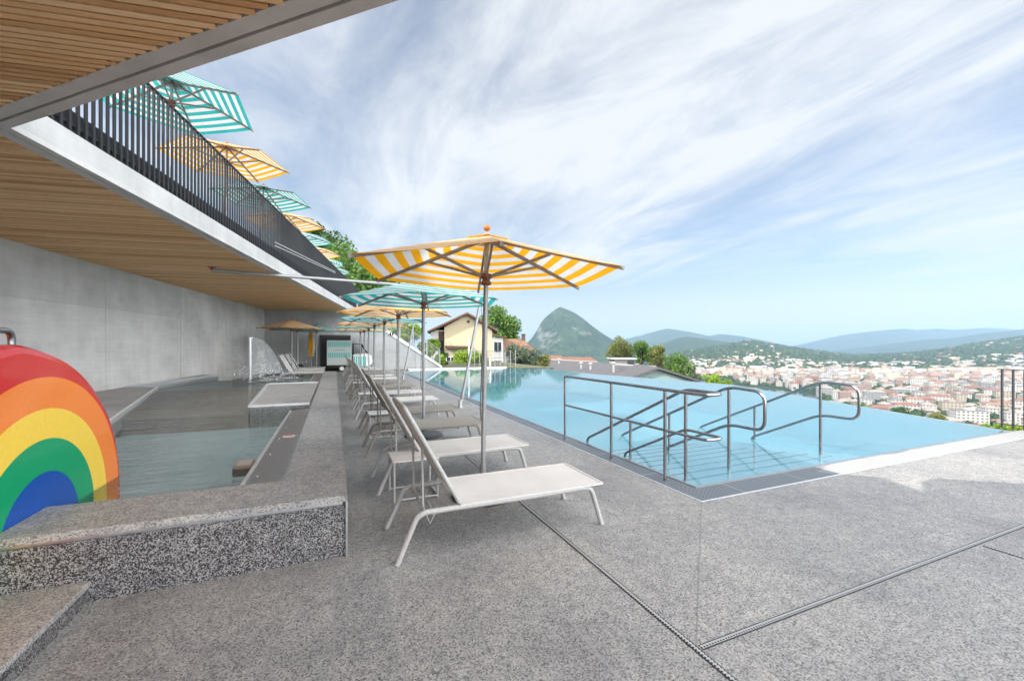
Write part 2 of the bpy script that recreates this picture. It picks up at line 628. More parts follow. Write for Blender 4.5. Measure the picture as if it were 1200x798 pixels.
def drainmat():
    m, nt, out = new_mat('perforated_drain')
    b = bsdf(nt, out, 0.4, 0.6, 0.5)
    vo = N(nt, 'ShaderNodeTexVoronoi', i_Scale=52.0, i_Randomness=0.0)
    L(nt, coords(nt), vo, 'Vector')
    r = ramp(nt, [(0.34, (0.015, 0.015, 0.015)), (0.42, (0.5, 0.5, 0.5))])
    L(nt, vo, r, 'Fac')
    L(nt, r, b, 'Base Color')
    return m


M['drain'] = drainmat()
M['cover_sunlit'] = simple('sunlit_cover_plate', (0.31, 0.31, 0.305), 0.5, var=0.12, obj=False)  # grate strip tone lightened to stand for sunlight on it
M['joint'] = simple('wall_joint_filler', (0.2, 0.2, 0.2), 0.8)
M['drain_dark'] = simple('drain_slot', (0.03, 0.03, 0.03), 0.7)

# ------------------------------------------------------------------ THE SETTING: deck
BOT = -1.25
deck = MB()
Z0, Z1 = -0.25, 0.0
deck.box2((-9, -28, Z0), (3.34, 27.0, Z1))
deck.box2((3.34, -28, Z0), (11.75, 3.08, Z1))
tag(deck.build('pool_deck', M['deck']), kind='structure')

# drainage channels in the paving
def drain_strip(name, a, b, label):
    t = thing(name, label, 'drain', (0, 0, 0))
    a, b = Vector((*a, 0)), Vector((*b, 0))
    d = (b - a).normalized()
    s = Vector((-d.y, d.x, 0))
    MB().beam(a + Vector((0, 0, 0.003)), b + Vector((0, 0, 0.003)), 0.022, 0.003).build('perforated_cover', M['drain'], t)
    e = MB()
    for k in (-1, 1):
        o = s * 0.0145 * k + Vector((0, 0, 0.002))
        e.beam(a + o, b + o, 0.006, 0.003)
    e.build('slot', M['drain_dark'], t)
    return t


drain_strip('drain_channel', (1.70, -4), (1.70, 26), 'long perforated drain channel running under the foot of the nearest white lounger')
drain_strip('drain_channel', (1.73, 1.60), (11.7, 1.60), 'drain channel crossing the paving to the right edge in front of the pool')
drain_strip('drain_channel', (4.62, 1.56), (4.62, -4), 'short dotted drain channel branching toward the lower right corner')
seam = MB()
seam.beam((3.34, 3.08, 0.001), (1.72, 1.62, 0.001), 0.005, 0.003)
tag(seam.build('paving_joint', M['joint']), kind='structure')

# overflow grate and edging around the pool
g = MB()
g.prism([(3.36, 3.10), (3.62, 3.41), (3.62, 26.0), (3.36, 26.0)], -0.04, -0.002)
g.prism([(3.36, 3.10), (5.62, 3.10), (5.62, 3.41), (3.62, 3.41)], -0.04, -0.002)
tag(g.build('overflow_grate', M['grate']), kind='structure')
for k in range(6):  # strip past the shade line, sunlight put into its colour
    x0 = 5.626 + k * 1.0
    t = MB().box2((x0, 3.10, -0.04), (x0 + 0.99, 3.41, -0.001)).build('sunlit_gutter_cover', M['cover_sunlit'], None)
    tag(t, 'gutter cover plate coloured lighter for sunlight along the front pool edge', 'cover plate', 'gutter cover plates coloured lighter for sunlight at the front of the pool')
e = MB()
e.box2((3.34, 3.08, -0.05), (3.358, 26.0, 0.004))
e.box2((3.358, 3.08, -0.05), (11.7, 3.098, 0.004))
tag(e.build('pool_edging', M['steel_white']), kind='structure')
lp = MB()
lp.box2((3.622, 3.412, -0.3), (3.66, 26.0, 0.005))
lp.box2((3.66, 3.412, -0.3), (11.3, 3.45, 0.005))
tag(lp.build('pool_lip', M['steel_matt']), kind='structure')

POOL = [(3.66, 3.45), (11.2, 3.45), (14.3, 11.9), (12.7, 19.0), (12.6, 24.2), (10.1, 26.0), (3.66, 26.0)]
w = MB()
w.add([(x, y, -0.012) for x, y in POOL], [tuple(range(len(POOL)))])
tag(w.build('pool_water', M['pool_water']), kind='structure')
bs = MB()
bs.prism(POOL, BOT, -0.03, top=False)
bs.f = [f for f in bs.f]
rim = [(x * 1.0, y) for x, y in POOL]
tag(bs.build('pool_basin', M['basin']), kind='structure')
# outer weir wall of the infinity edge
ww = MB()
for a, b in zip(POOL[1:5], POOL[2:6]):
    a, b = Vector((*a, 0)), Vector((*b, 0))
    d = (b - a).normalized()
    o = Vector((d.y, -d.x, 0)) * 0.06
    ww.beam(a + o + Vector((0, 0, -0.87)), b + o + Vector((0, 0, -0.87)), 0.11, 1.7)
tag(ww.build('infinity_edge_wall', M['steel_dark']), kind='structure')
fc = MB()
fc.prism([(4.2, 26.02), (10.4, 26.02), (10.9, 26.6), (4.2, 26.7)], -0.3, 0.06)
tag(fc.build('far_coping', M['ramp_coping']), kind='structure')
dk = MB()
dk.prism([(-9, 27.0), (-9, 40), (14, 40), (14, 25.6), (10.95, 26.62), (4.1, 26.72), (4.1, 26.0), (3.34, 26.0), (3.34, 27.0)], -0.6, -0.02)
tag(dk.build('far_ground', M['soil']), kind='structure')

# submerged entry steps with dark nosing strips
st = MB()
ns = MB()
for k in range(9):
    y = 3.45 + (0.31 if k else 0.0) + (0.3 * (k - 1) if k > 1 else 0)
    y2 = 3.76 + 0.3 * k
    z = -0.04 - 0.036 * k
    st.box2((3.661, y, BOT + 0.01), (6.9, y2, z))
    ns.box2((3.70, y2 - 0.045, z + 0.001), (6.55 - 0.05 * k, y2 - 0.005, z + 0.004))
sto = thing('pool_entry_steps', 'pale submerged entry steps with dark nosing lines at the near pool corner', 'steps')
st.build('steps', M['step_steel'], sto)
ns.build('nosing_strips', M['nosing'], sto)

# ------------------------------------------------------------------ stainless handrails
def handrail(name, label, parts):
    t = thing(name, label, 'handrail', group='stainless pool handrails')
    for nm, pts, r, fr in parts:
        b = MB()
        b.tube(fillet(pts, fr) if fr else pts, r, 12)
        b.build(nm, M['steel'], t)
    return t


RT = 0.0195
xl, xi = 3.49, 3.74
t1 = handrail('guard_rail', 'long stainless guard rail along the pool edge with looped double handrail', [
    ('post', [(xl, 6.0, 0), (xl, 6.0, 1.0)], RT, 0),
    ('post', [(xl, 4.75, 0), (xl, 4.75, 1.02)], RT, 0),
    ('post', [(xl, 3.74, 0), (xl, 3.74, 1.02)], RT, 0),
    ('post', [(xi, 3.68, -0.05), (xi, 3.68, 1.02)], RT, 0),
    ('post', [(xi, 4.66, -0.2), (xi, 4.66, 0.5)], RT * 0.9, 0),
    ('top_rail', [(xl, 6.0, 0.95), (xl, 6.0, 1.035), (xl, 3.16, 1.035), (xi, 3.16, 1.035), (xi, 3.68, 1.035), (xi, 5.75, 0.04), (xi, 5.62, -0.25)], RT, 0.11),
    ('middle_rail', [(xl, 6.0, 0.565), (xl, 3.16, 0.575), (xi, 3.16, 0.575), (xi, 3.68, 0.575), (xi, 4.8, 0.03), (xi, 4.7, -0.2)], RT * 0.85, 0.09)])
for xx, lab, ym in ((4.58, 'stainless stair handrail with rounded end loop in the middle of the pool steps', 0), (6.40, 'stainless stair handrail standing alone at the right end of the pool steps', 1)):
    handrail('stair_handrail', lab, [
        ('post', [(xx, 3.80, -0.05), (xx, 3.80, 1.0)], RT, 0),
        ('post', [(xx, 4.82, -0.25), (xx, 4.82, 0.52)], RT * 0.9, 0),
        ('rail_loop', [(xx, 6.0, -0.10), (xx, 5.92, 0.0), (xx, 3.80, 1.02), (xx, 3.32, 1.0), (xx, 3.32, 0.55), (xx, 3.80, 0.55), (xx, 4.9, 0.0), (xx, 4.8, -0.16)], RT, 0.14)])

# ------------------------------------------------------------------ raised splash pool (kids' pool)
PT = 0.45
XI, XO = -0.374, 0.092
par = thing('splash_pool_parapet', 'low granite clad parapet with pale coping around the splash pool', 'parapet', (XO, 3.31, 0))
def put(mb, name, mat, parent, bevel=0.0):
    o = mb.build(name, mat, parent, bevel)
    o.location = -Vector(parent.location)
    return o
cop = MB()
cop.prism([(XO, 3.305), (XO, 18.9), (XI, 18.9), (XI, 3.86), (-1.795, 3.86), (-1.795, 3.305)], PT - 0.045, PT)
put(cop, 'coping', M['coping'], par, 0.004)
cl = MB()
cl.box2((-1.79, 3.325, -0.02), (XO - 0.012, 3.78, PT - 0.075))
cl.box2((XI - 0.05, 3.781, -0.02), (XO - 0.012, 18.88, PT - 0.075))
put(cl, 'cladding', M['granite_dark'], par)
rv = MB()
rv.box2((-1.79, 3.34, PT - 0.0755), (XO - 0.03, 3.77, PT - 0.0452))
rv.box2((XI - 0.04, 3.7705, PT - 0.0755), (XO - 0.03, 18.87, PT - 0.0452))
put(rv, 'shadow_gap_trim', M['steel_matt'], par)
ct = MB()
ct.box2((XO - 0.011, 3.30, 0.0), (XO + 0.002, 3.324, PT - 0.047))
put(ct, 'corner_trim', M['steel_matt'], par)
# parapet beyond the slide
p2 = thing('splash_pool_parapet', 'granite parapet stub on the far side of the rainbow slide', 'parapet', (-2.8, 3.31, 0))
put(MB().box2((-7.0, 3.325, -0.02), (-2.86, 3.78, PT - 0.045)), 'cladding', M['granite_dark'], p2)
put(MB().box2((-7.0, 3.305, PT - 0.044), (-2.86, 3.86, PT)), 'coping', M['coping'], p2)

stp = thing('granite_step', 'low granite step against the parapet in the lower left corner', 'step', (-1.36, 3.3, 0))
put(MB().box2((-3.0, 0.4, -0.01), (-1.36, 3.322, 0.095)), 'riser', M['granite_dark'], stp)
put(MB().box2((-3.01, 0.39, 0.0955), (-1.352, 3.3222, 0.13)), 'tread', M['coping'], stp)

WZ = 0.36
kw = MB()
kw.add([(x, y, WZ) for x, y in [(XI - 0.02, 3.8), (XI - 0.02, 18.9), (-4.1, 18.9), (-6.3, 3.8)]], [(0, 1, 2, 3)])
tag(kw.build('splash_pool_water', M['kids_water']), kind='structure')
kf = MB()
kf.box2((-6.5, 3.79, -0.01), (XI - 0.051, 8.75, 0.06))
kf.box2((-6.5, 13.4, -0.01), (XI - 0.051, 18.9, 0.2))
kf.prism([(-3.2, 8.75), (-1.40, 8.75), (-1.75, 13.4), (-4.35, 13.4), ], 0.0, 0.05)
tag(kf.build('splash_pool_floor', M['kids_floor']), kind='structure')
kb = MB()
kb.add([(-3.22, 8.9, 0.30), (-1.41, 8.75, 0.30), (-1.78, 13.4, 0.35), (-4.3, 13.6, 0.35), (-3.22, 8.9, 0.05), (-1.41, 8.75, 0.05)], [(0, 1, 2, 3), (4, 5, 1, 0)])
tag(kb.build('shallow_beach', M['kids_brown']), kind='structure')

def wall_x(y): return -5.59 + 0.125 * (y - 10.78)

lg = thing('pool_ledge', 'broad granite ledge with pale metal edge between wall and splash pool', 'ledge', (-4, 9, 0))
LG = [(-2.95, 7.4), (-3.25, 8.74), (-4.36, 13.95), (-4.9, 14.3), (wall_x(14.3) + 0.01, 14.3), (wall_x(5.0) + 0.01, 5.0), (-2.95, 5.0)]
put(MB().prism(LG, 0.0, 0.42), 'slab', M['coping'], lg)
em = MB()
for a, b in (((-2.94, 7.4), (-3.24, 8.74)), ((-3.24, 8.74), (-4.35, 13.97))):
    em.beam((a[0] + .025, a[1], 0.30), (b[0] + .025, b[1], 0.30), 0.05, 0.26)
put(em, 'edge_strip', M['steel_white'], lg)
lg2 = thing('pool_ledge', 'narrow pale ledge along the wall behind the splash pool jet', 'ledge', (-4.6, 16, 0))
put(MB().prism([(-5.12, 14.32), (-4.05, 18.9), (wall_x(18.9) + 0.01, 18.9), (wall_x(14.32) + 0.01, 14.32)], 0.0, 0.43), 'slab', M['coping'], lg2)
put(MB().beam((-5.09, 14.32, 0.34), (-4.02, 18.9, 0.34), 0.06, 0.22), 'edge_strip', M['steel_white'], lg2)

pf = thing('granite_platform', 'raised granite platform with pale metal rim inside the splash pool', 'platform', (-1, 11, 0))
PL = [(XI - 0.052, 8.92), (XI - 0.052, 13.82), (-1.74, 13.82), (-1.41, 8.92)]
put(MB().prism(PL, 0.0, 0.425), 'slab', M['coping'], pf)
pe = MB()
for a, b in zip(PL, PL[1:] + PL[:1]):
    if a[0] == b[0]: continue
    pe.beam((*a, 0.428), (*b, 0.428), 0.06, 0.04)
put(pe, 'metal_rim', M['steel_white'], pf)

def cover_strip(y0, y1, lab):
    t = thing('channel_cover', lab, 'cover plate', (-0.5, (y0 + y1) / 2, 0))
    p = MB()
    p.add([(-0.69, y0, 0.375), (XI - 0.004, y0, 0.405), (XI - 0.004, y1, 0.405), (-0.69, y1, 0.375),
           (-0.69, y0, 0.05), (XI - 0.004, y0, 0.05), (XI - 0.004, y1, 0.05), (-0.69, y1, 0.05)],
          [(0, 1, 2, 3), (0, 3, 7, 4), (0, 4, 5, 1), (2, 6, 7, 3)])
    put(p, 'plate', M['steel_matt'], t)
    put(MB().box2((-0.72, y0, 0.30), (-0.692, y1, 0.385)), 'edge_lip', M['steel_white'], t)
    for k in range(int((y1 - y0) / 0.8)):
        for x in (-0.62, -0.42):
            put(MB().lathe((x, y0 + 0.4 + k * 0.8, 0.385 + (x + .69) * .1), [(0.012, 0), (0.012, 0.008), (0.006, 0.01)], 8), 'bolt', M['steel_matt'], t)
    return t
cv = cover_strip(3.87, 8.4, 'long grey metal cover plate beside the near parapet with red notice')
sg = MB()
sg.box2((-0.585, 5.92, 0.398), (-0.455, 6.02, 0.404))
sg.box2((-0.585, 5.93, 0.4042), (-0.455, 5.955, 0.405), 1)
sg.box2((-0.575, 5.975, 0.4042), (-0.465, 6.01, 0.405), 1)
put(sg, 'notice_sticker', [M['white_paint'], M['red']], cv)
cover_strip(14.1, 18.5, 'short grey metal cover plate beyond the granite platform')
db = thing('stone_skimmer', 'small brown stone block in the water beside the cover plate', 'block', (-0.86, 4.85, 0.05))
MB().box((0.05, 0, 0.28), (0.17, 0.24, 0.10)).build('block', M['block_brown'], db, 0.02)
MB().box((0.05, 0, 0.337), (0.12, 0.16, 0.014)).build('lid', M['kids_brown'], db)

# water jet post with its curtain of water
jet = thing('water_jet_post', 'slim white steel post spraying a water curtain in the splash pool', 'water jet', (-2.66, 16.9, 0.2))
MB().tube([(0, 0, 0), (0, 0, 1.58)], 0.045, 12).build('post', M['steel_white'], jet)
MB().box((0.03, 0, 1.58), (0.12, 0.07, 0.05)).build('nozzle', M['steel_white'], jet)
def curtain_mat():
    m, nt, out = new_mat('falling_water_sheet')
    tr = N(nt, 'ShaderNodeBsdfTransparent')
    gl = bsdf(nt, out, 0.25, 0, 0.5, (0.8, 0.84, 0.87))
    mp = coords(nt, (14, 14, 1.5))
    n = N(nt, 'ShaderNodeTexNoise', i_Scale=2.0, i_Detail=4.0)
    L(nt, mp, n, 'Vector')
    r = ramp(nt, [(0.40, (0.07,) * 3), (0.75, (0.34,) * 3)])
    L(nt, n, r, 'Fac')
    ms = N(nt, 'ShaderNodeMixShader')
    L(nt, r, ms, 0)
    L(nt, tr, ms, 1)
    L(nt, gl, ms, 2)
    L(nt, ms, out, 'Surface')
    return m
M['spray'] = curtain_mat()
wc = MB()
rows = []
for i in range(13):
    t = i / 12
    for s in range(17):
        a = R(-80 + 160 * s / 16)
        rad = 0.05 + 0.98 * t
        z = 1.62 - 1.25 * t ** 2.2
        rows.append((rad * math.cos(a), rad * math.sin(a) * 0.9, z))
wc.add(rows, [(i * 17 + s, i * 17 + s + 1, (i + 1) * 17 + s + 1, (i + 1) * 17 + s) for i in range(12) for s in range(16)], 0, True)
tag(wc.build('water_curtain', M['spray'], None, 0, jet.location), 'thin arching sheet of water falling from the jet post', 'water curtain')
sp = MB()
for k in range(560):
    a = rnd.uniform(-2.0, 2.0)
    rr = rnd.uniform(0.3, 1.9) if rnd.random() < 0.5 else rnd.gauss(1.05, 0.18)
    z = abs(rnd.gauss(0, 0.36)) + 0.17
    q = rnd.uniform(0.004, 0.017)
    c = Vector((-2.66 + rr * math.cos(a), 16.9 + rr * math.sin(a) * 0.8, 0.2 + z))
    sp.add([c + Vector((q, 0, 0)), c - Vector((q, 0, 0)), c + Vector((0, q, 0)), c - Vector((0, q, 0)), c + Vector((0, 0, q * 1.6)), c - Vector((0, 0, q * 1.6))],
           [(0, 2, 4), (2, 1, 4), (1, 3, 4), (3, 0, 4), (2, 0, 5), (1, 2, 5), (3, 1, 5), (0, 3, 5)], 0, True)
M['drops'] = simple('water_drops', (0.75, 0.78, 0.8), 0.15)
tag(sp.build('splash_droplets', M['drops']), 'scattered white droplets around the falling water', 'splash', kind='stuff')
fm = MB()
for k in range(26):
    a = rnd.uniform(-2.2, 2.2)
    r0 = rnd.gauss(1.05, 0.35)
    c = (-2.66 + r0 * math.cos(a), 16.9 + r0 * math.sin(a) * 0.8)
    n = 9
    rr = rnd.uniform(0.06, 0.2)
    fm.add([(c[0] + rr * 1.6 * rnd.uniform(.6, 1.2) * math.cos(2 * math.pi * j / n), c[1] + rr * rnd.uniform(.6, 1.2) * math.sin(2 * math.pi * j / n), WZ + 0.004 + 0.0004 * k) for j in range(n)], [tuple(range(n))])
tag(fm.build('foam', M['drops']), 'white foam patches floating where the jet lands', 'foam', kind='stuff')

# ------------------------------------------------------------------ rainbow slide
sl = thing('rainbow_slide', 'glossy rainbow arch children\'s slide rising behind the granite parapet', 'slide', (-1.8, 3.7, 0.0))
OUT = [(3.436, 1.54), (3.717, 1.545), (3.93, 1.502), (4.173, 1.422), (4.415, 1.285), (4.644, 1.085), (4.849, 0.827), (4.96, 0.489), (4.989, 0.2), (4.985, 0.14)]
def smooth_pts(p, it=2):
    for _ in range(it):
        q = [p[0]]
        for a, b in zip(p, p[1:]):
            q += [(a[0] * .75 + b[0] * .25, a[1] * .75 + b[1] * .25), (a[0] * .25 + b[0] * .75, a[1] * .25 + b[1] * .75)]
        p = q + [p[-1]]
    return p
half = smooth_pts([(3.62, 1.552)] + OUT[1:], 2)
outline = [(7.24 - y, z) for y, z in reversed(half)] + half[1:]
CYc, CZc = 3.835, 0.259
def panel(x0, thick, face_dir):
    """solid arch panel: flat colour bands on the face, rounded red rim"""
    b = MB()
    n = len(outline)
    def ring(scale, x):
        return [(x - -1.8, CYc + (y - CYc) * scale - 3.7, (CZc + (z - CZc) * scale) if z > CZc else z) for y, z in outline]
    prof = [(0.955, 0.0), (0.985, -0.012), (1.0, -0.045), (1.0, -thick + 0.045), (0.985, -thick + 0.012), (0.955, -thick)]
    rings = [ring(s, x0 + d * face_dir) for s, d in prof]
    for r0, r1 in zip(rings, rings[1:]):
        b.add(r0 + r1, [(i, i + 1, n + i + 1, n + i) for i in range(n - 1)], 0, True)
    b.add(rings[-1], [tuple(range(n))], 0)
    # face: red band between outline and orange circle, then the nested bands
    def arc(rad, m=n):
        out = []
        for y, z in outline:
            a = math.atan2(z - CZc, y - CYc)
            if z <= CZc:
                out.append((CYc + (rad if y > CYc else -rad), z))
            else:
                out.append((CYc + rad * math.cos(a), CZc + rad * math.sin(a)))
        return [(x0 + 0.0 + 1.8, y - 3.7, z) for y, z in out]
    loops = [rings[0]] + [arc(r) for r in (1.072, 0.857, 0.652, 0.4285)]
    for k in range(4):
        b.add(loops[k] + loops[k + 1], [(i, i + 1, n + i + 1, n + i) for i in range(n - 1)], k)
    b.add(loops[4] + [(x0 + 1.8, CYc - 3.7, 0.14)], [tuple(range(n)) ], 4)
    return b
panel(-1.8, 0.16, 1).build('side_panel', [M['red'], M['orange'], M['yellow'], M['green'], M['blue']], sl)
q = panel(-2.75, 0.16, 1)
q.build('side_panel', [M['red'], M['orange'], M['yellow'], M['green'], M['blue']], sl)
ch = MB()
cpts = [(3.1, 0.75), (3.5, 1.05), (3.8, 1.1), (4.1, 0.95), (4.6, 0.55), (5.0, 0.42), (5.4, 0.38)]
cv_ = []
for y, z in smooth_pts(cpts, 2):
    cv_.append((y - 3.7, z))
ch.add([(-0.17, y, z) for y, z in cv_] + [(-0.78, y, z) for y, z in cv_], [(i, i + 1, len(cv_) + i + 1, len(cv_) + i) for i in range(len(cv_) - 1)], 0, True)
ch.build('chute', M['yellow'], sl)
hr = MB()
hr.tube(fillet([(-0.10, 0.03, 1.50), (-0.10, 0.03, 1.64), (-0.10, -0.75, 1.64), (-0.10, -0.75, 1.40)], 0.07), 0.019, 12)
hr.build('grab_handle', M['steel'], sl)
hr2 = MB()
hr2.tube(fillet([(-0.87, 0.03, 1.50), (-0.87, 0.03, 1.64), (-0.87, -0.75, 1.64), (-0.87, -0.75, 1.40)], 0.07), 0.019, 12)
hr2.build('grab_handle', M['steel'], sl)

# ------------------------------------------------------------------ building: wall, slatted ceiling, terrace
H = 3.5
EDG = Vector((0.1726, 0.985, 0)).normalized()          # along the terrace edge
NRM = Vector((-EDG.y, EDG.x, 0))                        # into the building
C0 = Vector((-2.68, 5.25, 0))                           # inner corner of the roof cut-out
FAR_S = 27.5
def edge_pt(s): return C0 + EDG * s
NEAR1 = Vector((0.35, 2.43, 0))
NOTCH = Vector((0.0, 1.72, 0))  # outline from here on is unseen, shaped to let sun onto the deck
NEAR1B = Vector((0.88, 2.2, 0))
NEAR2 = Vector((2.3, 1.1, 0))
NEAR3 = Vector((-3.6, -7.5, 0))
ROOF = [edge_pt(FAR_S), C0, NEAR1, NOTCH, NEAR1B, NEAR2, NEAR3, Vector((wall_x(-9) - 0.6, -9, 0)), Vector((wall_x(32.3) - 0.6, 32.3, 0))]
tb = thing('terrace_building', 'overhanging concrete terrace with larch slat ceiling above the pool deck', 'building', (wall_x(10), 10, 0))
slab = MB()
slab.prism([(p.x, p.y) for p in ROOF], 3.56, 3.81)
put(slab, 'roof_slab', M['fascia'], tb)
bk = MB()
def inset(d):
    """the two visible roof edges moved d inward, for the soffit border"""
    t1 = (ROOF[1] - ROOF[0]).normalized()
    t2 = (ROOF[2] - ROOF[1]).normalized()
    n1, n2 = Vector((t1.y, -t1.x, 0)), Vector((t2.y, -t2.x, 0))
    return [ROOF[0] + n1 * d, ROOF[1] + (n1 + n2) / (1 + n1.dot(n2)) * d, ROOF[2] + n2 * d]
BORD = 0.21
outer, g1, g2, inn = inset(0.0), inset(BORD * 0.40), inset(BORD * 0.52), inset(BORD)
so = MB()
for a, b in ((outer, g1), (g2, inn)):
    for i in range(2):
        qd = [a[i], a[i + 1], b[i + 1], b[i]]
        so.prism([(p.x, p.y) for p in qd], H, 3.559)
put(so, 'soffit_border', M['soffit'], tb)
gr = MB()
for i in range(2):
    qd = [g1[i], g1[i + 1], g2[i + 1], g2[i]]
    gr.prism([(p.x, p.y) for p in qd], 3.53, 3.5595)
put(gr, 'drip_groove', M['soffit'], tb)
# slats
poly = [inn[0], inn[1], inn[2], NOTCH + Vector((-0.10, -0.16, 0)), NEAR1B + Vector((0.0, -0.15, 0)), NEAR2 + Vector((-0.1, -0.12, 0)), NEAR3 + Vector((-0.15, 0.1, 0)), Vector((wall_x(-9), -9, 0)), Vector((wall_x(32.3), 32.3, 0))]
loc2 = [((p - C0).dot(EDG), (p - C0).dot(NRM)) for p in poly]
def spans(s):
    xs = []
    n = len(loc2)
    for i in range(n):
        (s0, n0), (s1, n1) = loc2[i], loc2[(i + 1) % n]
        if (s0 <= s < s1) or (s1 <= s < s0):
            xs.append(n0 + (n1 - n0) * (s - s0) / (s1 - s0))
    xs.sort()
    return [(xs[i], xs[i + 1]) for i in range(0, len(xs) - 1, 2)]
sm = MB()
s = -13.6
PITCH = 0.06
while s < FAR_S + 1.5:
    for a, b in spans(s):
        # boards of about 4 m butted end to end
        x = a
        while x < b - 0.02:
            x2 = min(b, x + rnd.uniform(2.5, 4.5))
            if b - x2 < 0.5: x2 = b
            p = C0 + EDG * s + NRM * (x + 0.001)
            q_ = C0 + EDG * s + NRM * (x2 - 0.002)
            dz = rnd.uniform(-0.001, 0.001)
            sm.beam((p.x, p.y, H + 0.0125 + dz), (q_.x, q_.y, H + 0.0125 + dz), 0.0435, 0.025)
            x = x2
    s += PITCH
put(sm, 'slat_ceiling', M['wood'], tb)
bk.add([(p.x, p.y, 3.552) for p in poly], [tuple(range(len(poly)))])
put(bk, 'shade_backing', M['gap_shade'], tb)  # dark sheet standing for the shade between slats
# long rear wall with formwork joints
wl = MB()
ys = [-9, -2.0, 4.0, 10.0, 13.6, 17.4, 21.2, 25.0, 27.0]
for a, b in zip(ys, ys[1:]):
    wl.prism([(wall_x(a + .006), a + .006), (wall_x(b - .006), b - .006), (wall_x(b - .006) - .4, b - .006), (wall_x(a + .006) - .4, a + .006)], 0.0, 3.55)
put(wl, 'rear_wall', M['concrete'], tb)
for a in ys[1:-1]:
    put(MB().box((wall_x(a) - 0.2, a, 1.77), (0.37, 0.011, 3.54)), 'wall_joint', M['joint'], tb)
up = MB()
for a, b in ((0.05, 0.1),):
    pa, pb = edge_pt(0.3) + NRM * 0.16, edge_pt(FAR_S) + NRM * 0.16
    up.beam((pa.x, pa.y, 3.96), (pb.x, pb.y, 3.96), 0.12, 0.29)
put(up, 'terrace_upstand', M['black'], tb)

# terrace paving level
tp = MB()
tp.prism([(p.x, p.y) for p in [edge_pt(FAR_S) + NRM * 0.23, C0 + EDG * 0.3 + NRM * 0.23, Vector((-12, 7, 0)), Vector((-12, 33, 0))]], 3.82, 4.06)
tag(tp.build('terrace_floor', M['fascia']), kind='structure')

# dark bar railing along the terrace edge
fr_ = thing('terrace_railing', 'long dark flat bar railing along the upper terrace edge', 'railing', edge_pt(0))
br = MB()
s = 0.06
FZ0, FZ1 = 3.82, 5.17
BROT = Matrix((NRM, EDG, Vector((0, 0, 1)))).transposed()
while s < FAR_S:
    p = edge_pt(s) + NRM * 0.06
    br.box((p.x, p.y, (FZ0 + FZ1) / 2), (0.022, 0.036, FZ1 - FZ0), 0, BROT)
    s += 0.115
put(br, 'bar_infill', M['black'], fr_)
tr_ = MB()
for z, h_ in ((FZ1 + 0.008, 0.016), (FZ0 + 0.12, 0.03)):
    a, b = edge_pt(0.02) + NRM * 0.072, edge_pt(FAR_S) + NRM * 0.072
    tr_.beam((a.x, a.y, z), (b.x, b.y, z), 0.05 if z > 5 else 0.008, h_)
put(tr_, 'rail', M['black'], fr_)
# stay cables on the outside of the railing
stc = thing('stay_rod', 'pair of thin pale rods slanting along the dark railing', 'rod')
k = MB()
for dz in (0.0, 0.09):
    a, b = edge_pt(7.26) - NRM * 0.03, edge_pt(15.7) - NRM * 0.03
    k.tube([(a.x, a.y, 4.11 + dz), (b.x, b.y, 4.81 + dz * .6)], 0.012, 8)
k.build('rod', M['steel_white'], stc)

# ceiling-mounted boom
bm = thing('ceiling_boom', 'long grey metal boom hung from the slat ceiling and reaching past the edge', 'boom', (-2.83, 12.7, 3.42))
MB().tube([(0, 0, 0.0), (4.6, 0.42, -0.04)], 0.043, 10).build('arm', M['alu'], bm)
bb = MB()
bb.box((0.0, 0, 0.04), (0.05, 0.05, 0.085))
bb.box((0.0, 0, 0.078), (0.16, 0.12, 0.012))
bb.build('ceiling_bracket', M['hub_wood'], bm)

# unseen block added behind the terrace to shade the deck
us = thing('shade_block', 'unseen pale block added behind the terrace to shade the deck', 'building', (-14, 12, 4.06))
MB().box((-3, 0, 3.4), (10, 21, 6.8)).build('wall', M['fascia'], us)
wn = MB()
for k in range(8):
    wn.box((2.02, -9 + k * 2.5, 1.6), (0.04, 1.7, 2.2))
wn.build('window', M['dark_glass'], us)
MB().box((-3, 0, 6.95), (10.4, 21.4, 0.25)).build('roof', M['fascia'], us)

# far end wall with the stair wall falling to the right
fw = thing('end_wall', 'grey concrete end wall falling to the right beside a stair', 'wall', (1, 27, 0))
YW = 27.02
def wallprism(mb, pts, y0, y1, mat=0):
    n = len(pts)
    vs = [(x, y0, z) for x, z in pts] + [(x, y1, z) for x, z in pts]
    mb.add(vs, [tuple(range(n)), tuple(range(2 * n - 1, n - 1, -1))] + [(i, n + i, n + (i + 1) % n, (i + 1) % n) for i in range(n)], mat)
fwb = MB()
wallprism(fwb, [(-3.6, -0.1), (6.45, -0.1), (6.45, 0.0), (3.22, 2.16), (1.3, 3.50), (-3.6, 3.50)], YW, YW + 0.35)
put(fwb, 'wall', M['concrete_dark'], fw)
cpw = MB()
wallprism(cpw, [(6.5, 0.002), (6.5, 0.16), (3.25, 2.34), (1.3, 3.70), (1.3, 3.502), (3.22, 2.162)], YW - 0.06, YW + 0.9)
put(cpw, 'coping', M['ramp_coping'], fw)
sf = thing('stair_fence', 'pale wire mesh fence climbing along the stair wall', 'fence', (4, 27.3, 0))
fp = MB(); fi = MB(); ft = MB()
def zc(x): return 0.16 + (6.5 - x) * 0.672
for i in range(7):
    x = 6.42 - i * 0.85
    put(MB().box((x, YW + 0.3, zc(x) + 0.5), (0.05, 0.05, 1.05)), 'post', M['alu'], sf)
for i in range(60):
    x = 6.40 - i * 0.087
    fi.box((x, YW + 0.3, zc(x) + 0.5), (0.012, 0.012, 0.95))
for dz in (1.02, 0.06, 0.5):
    fi.beam((6.42, YW + 0.3, zc(6.42) + dz), (1.3, YW + 0.3, zc(1.3) + dz), 0.03 if dz != 0.5 else 0.01, 0.03 if dz != 0.5 else 0.01)
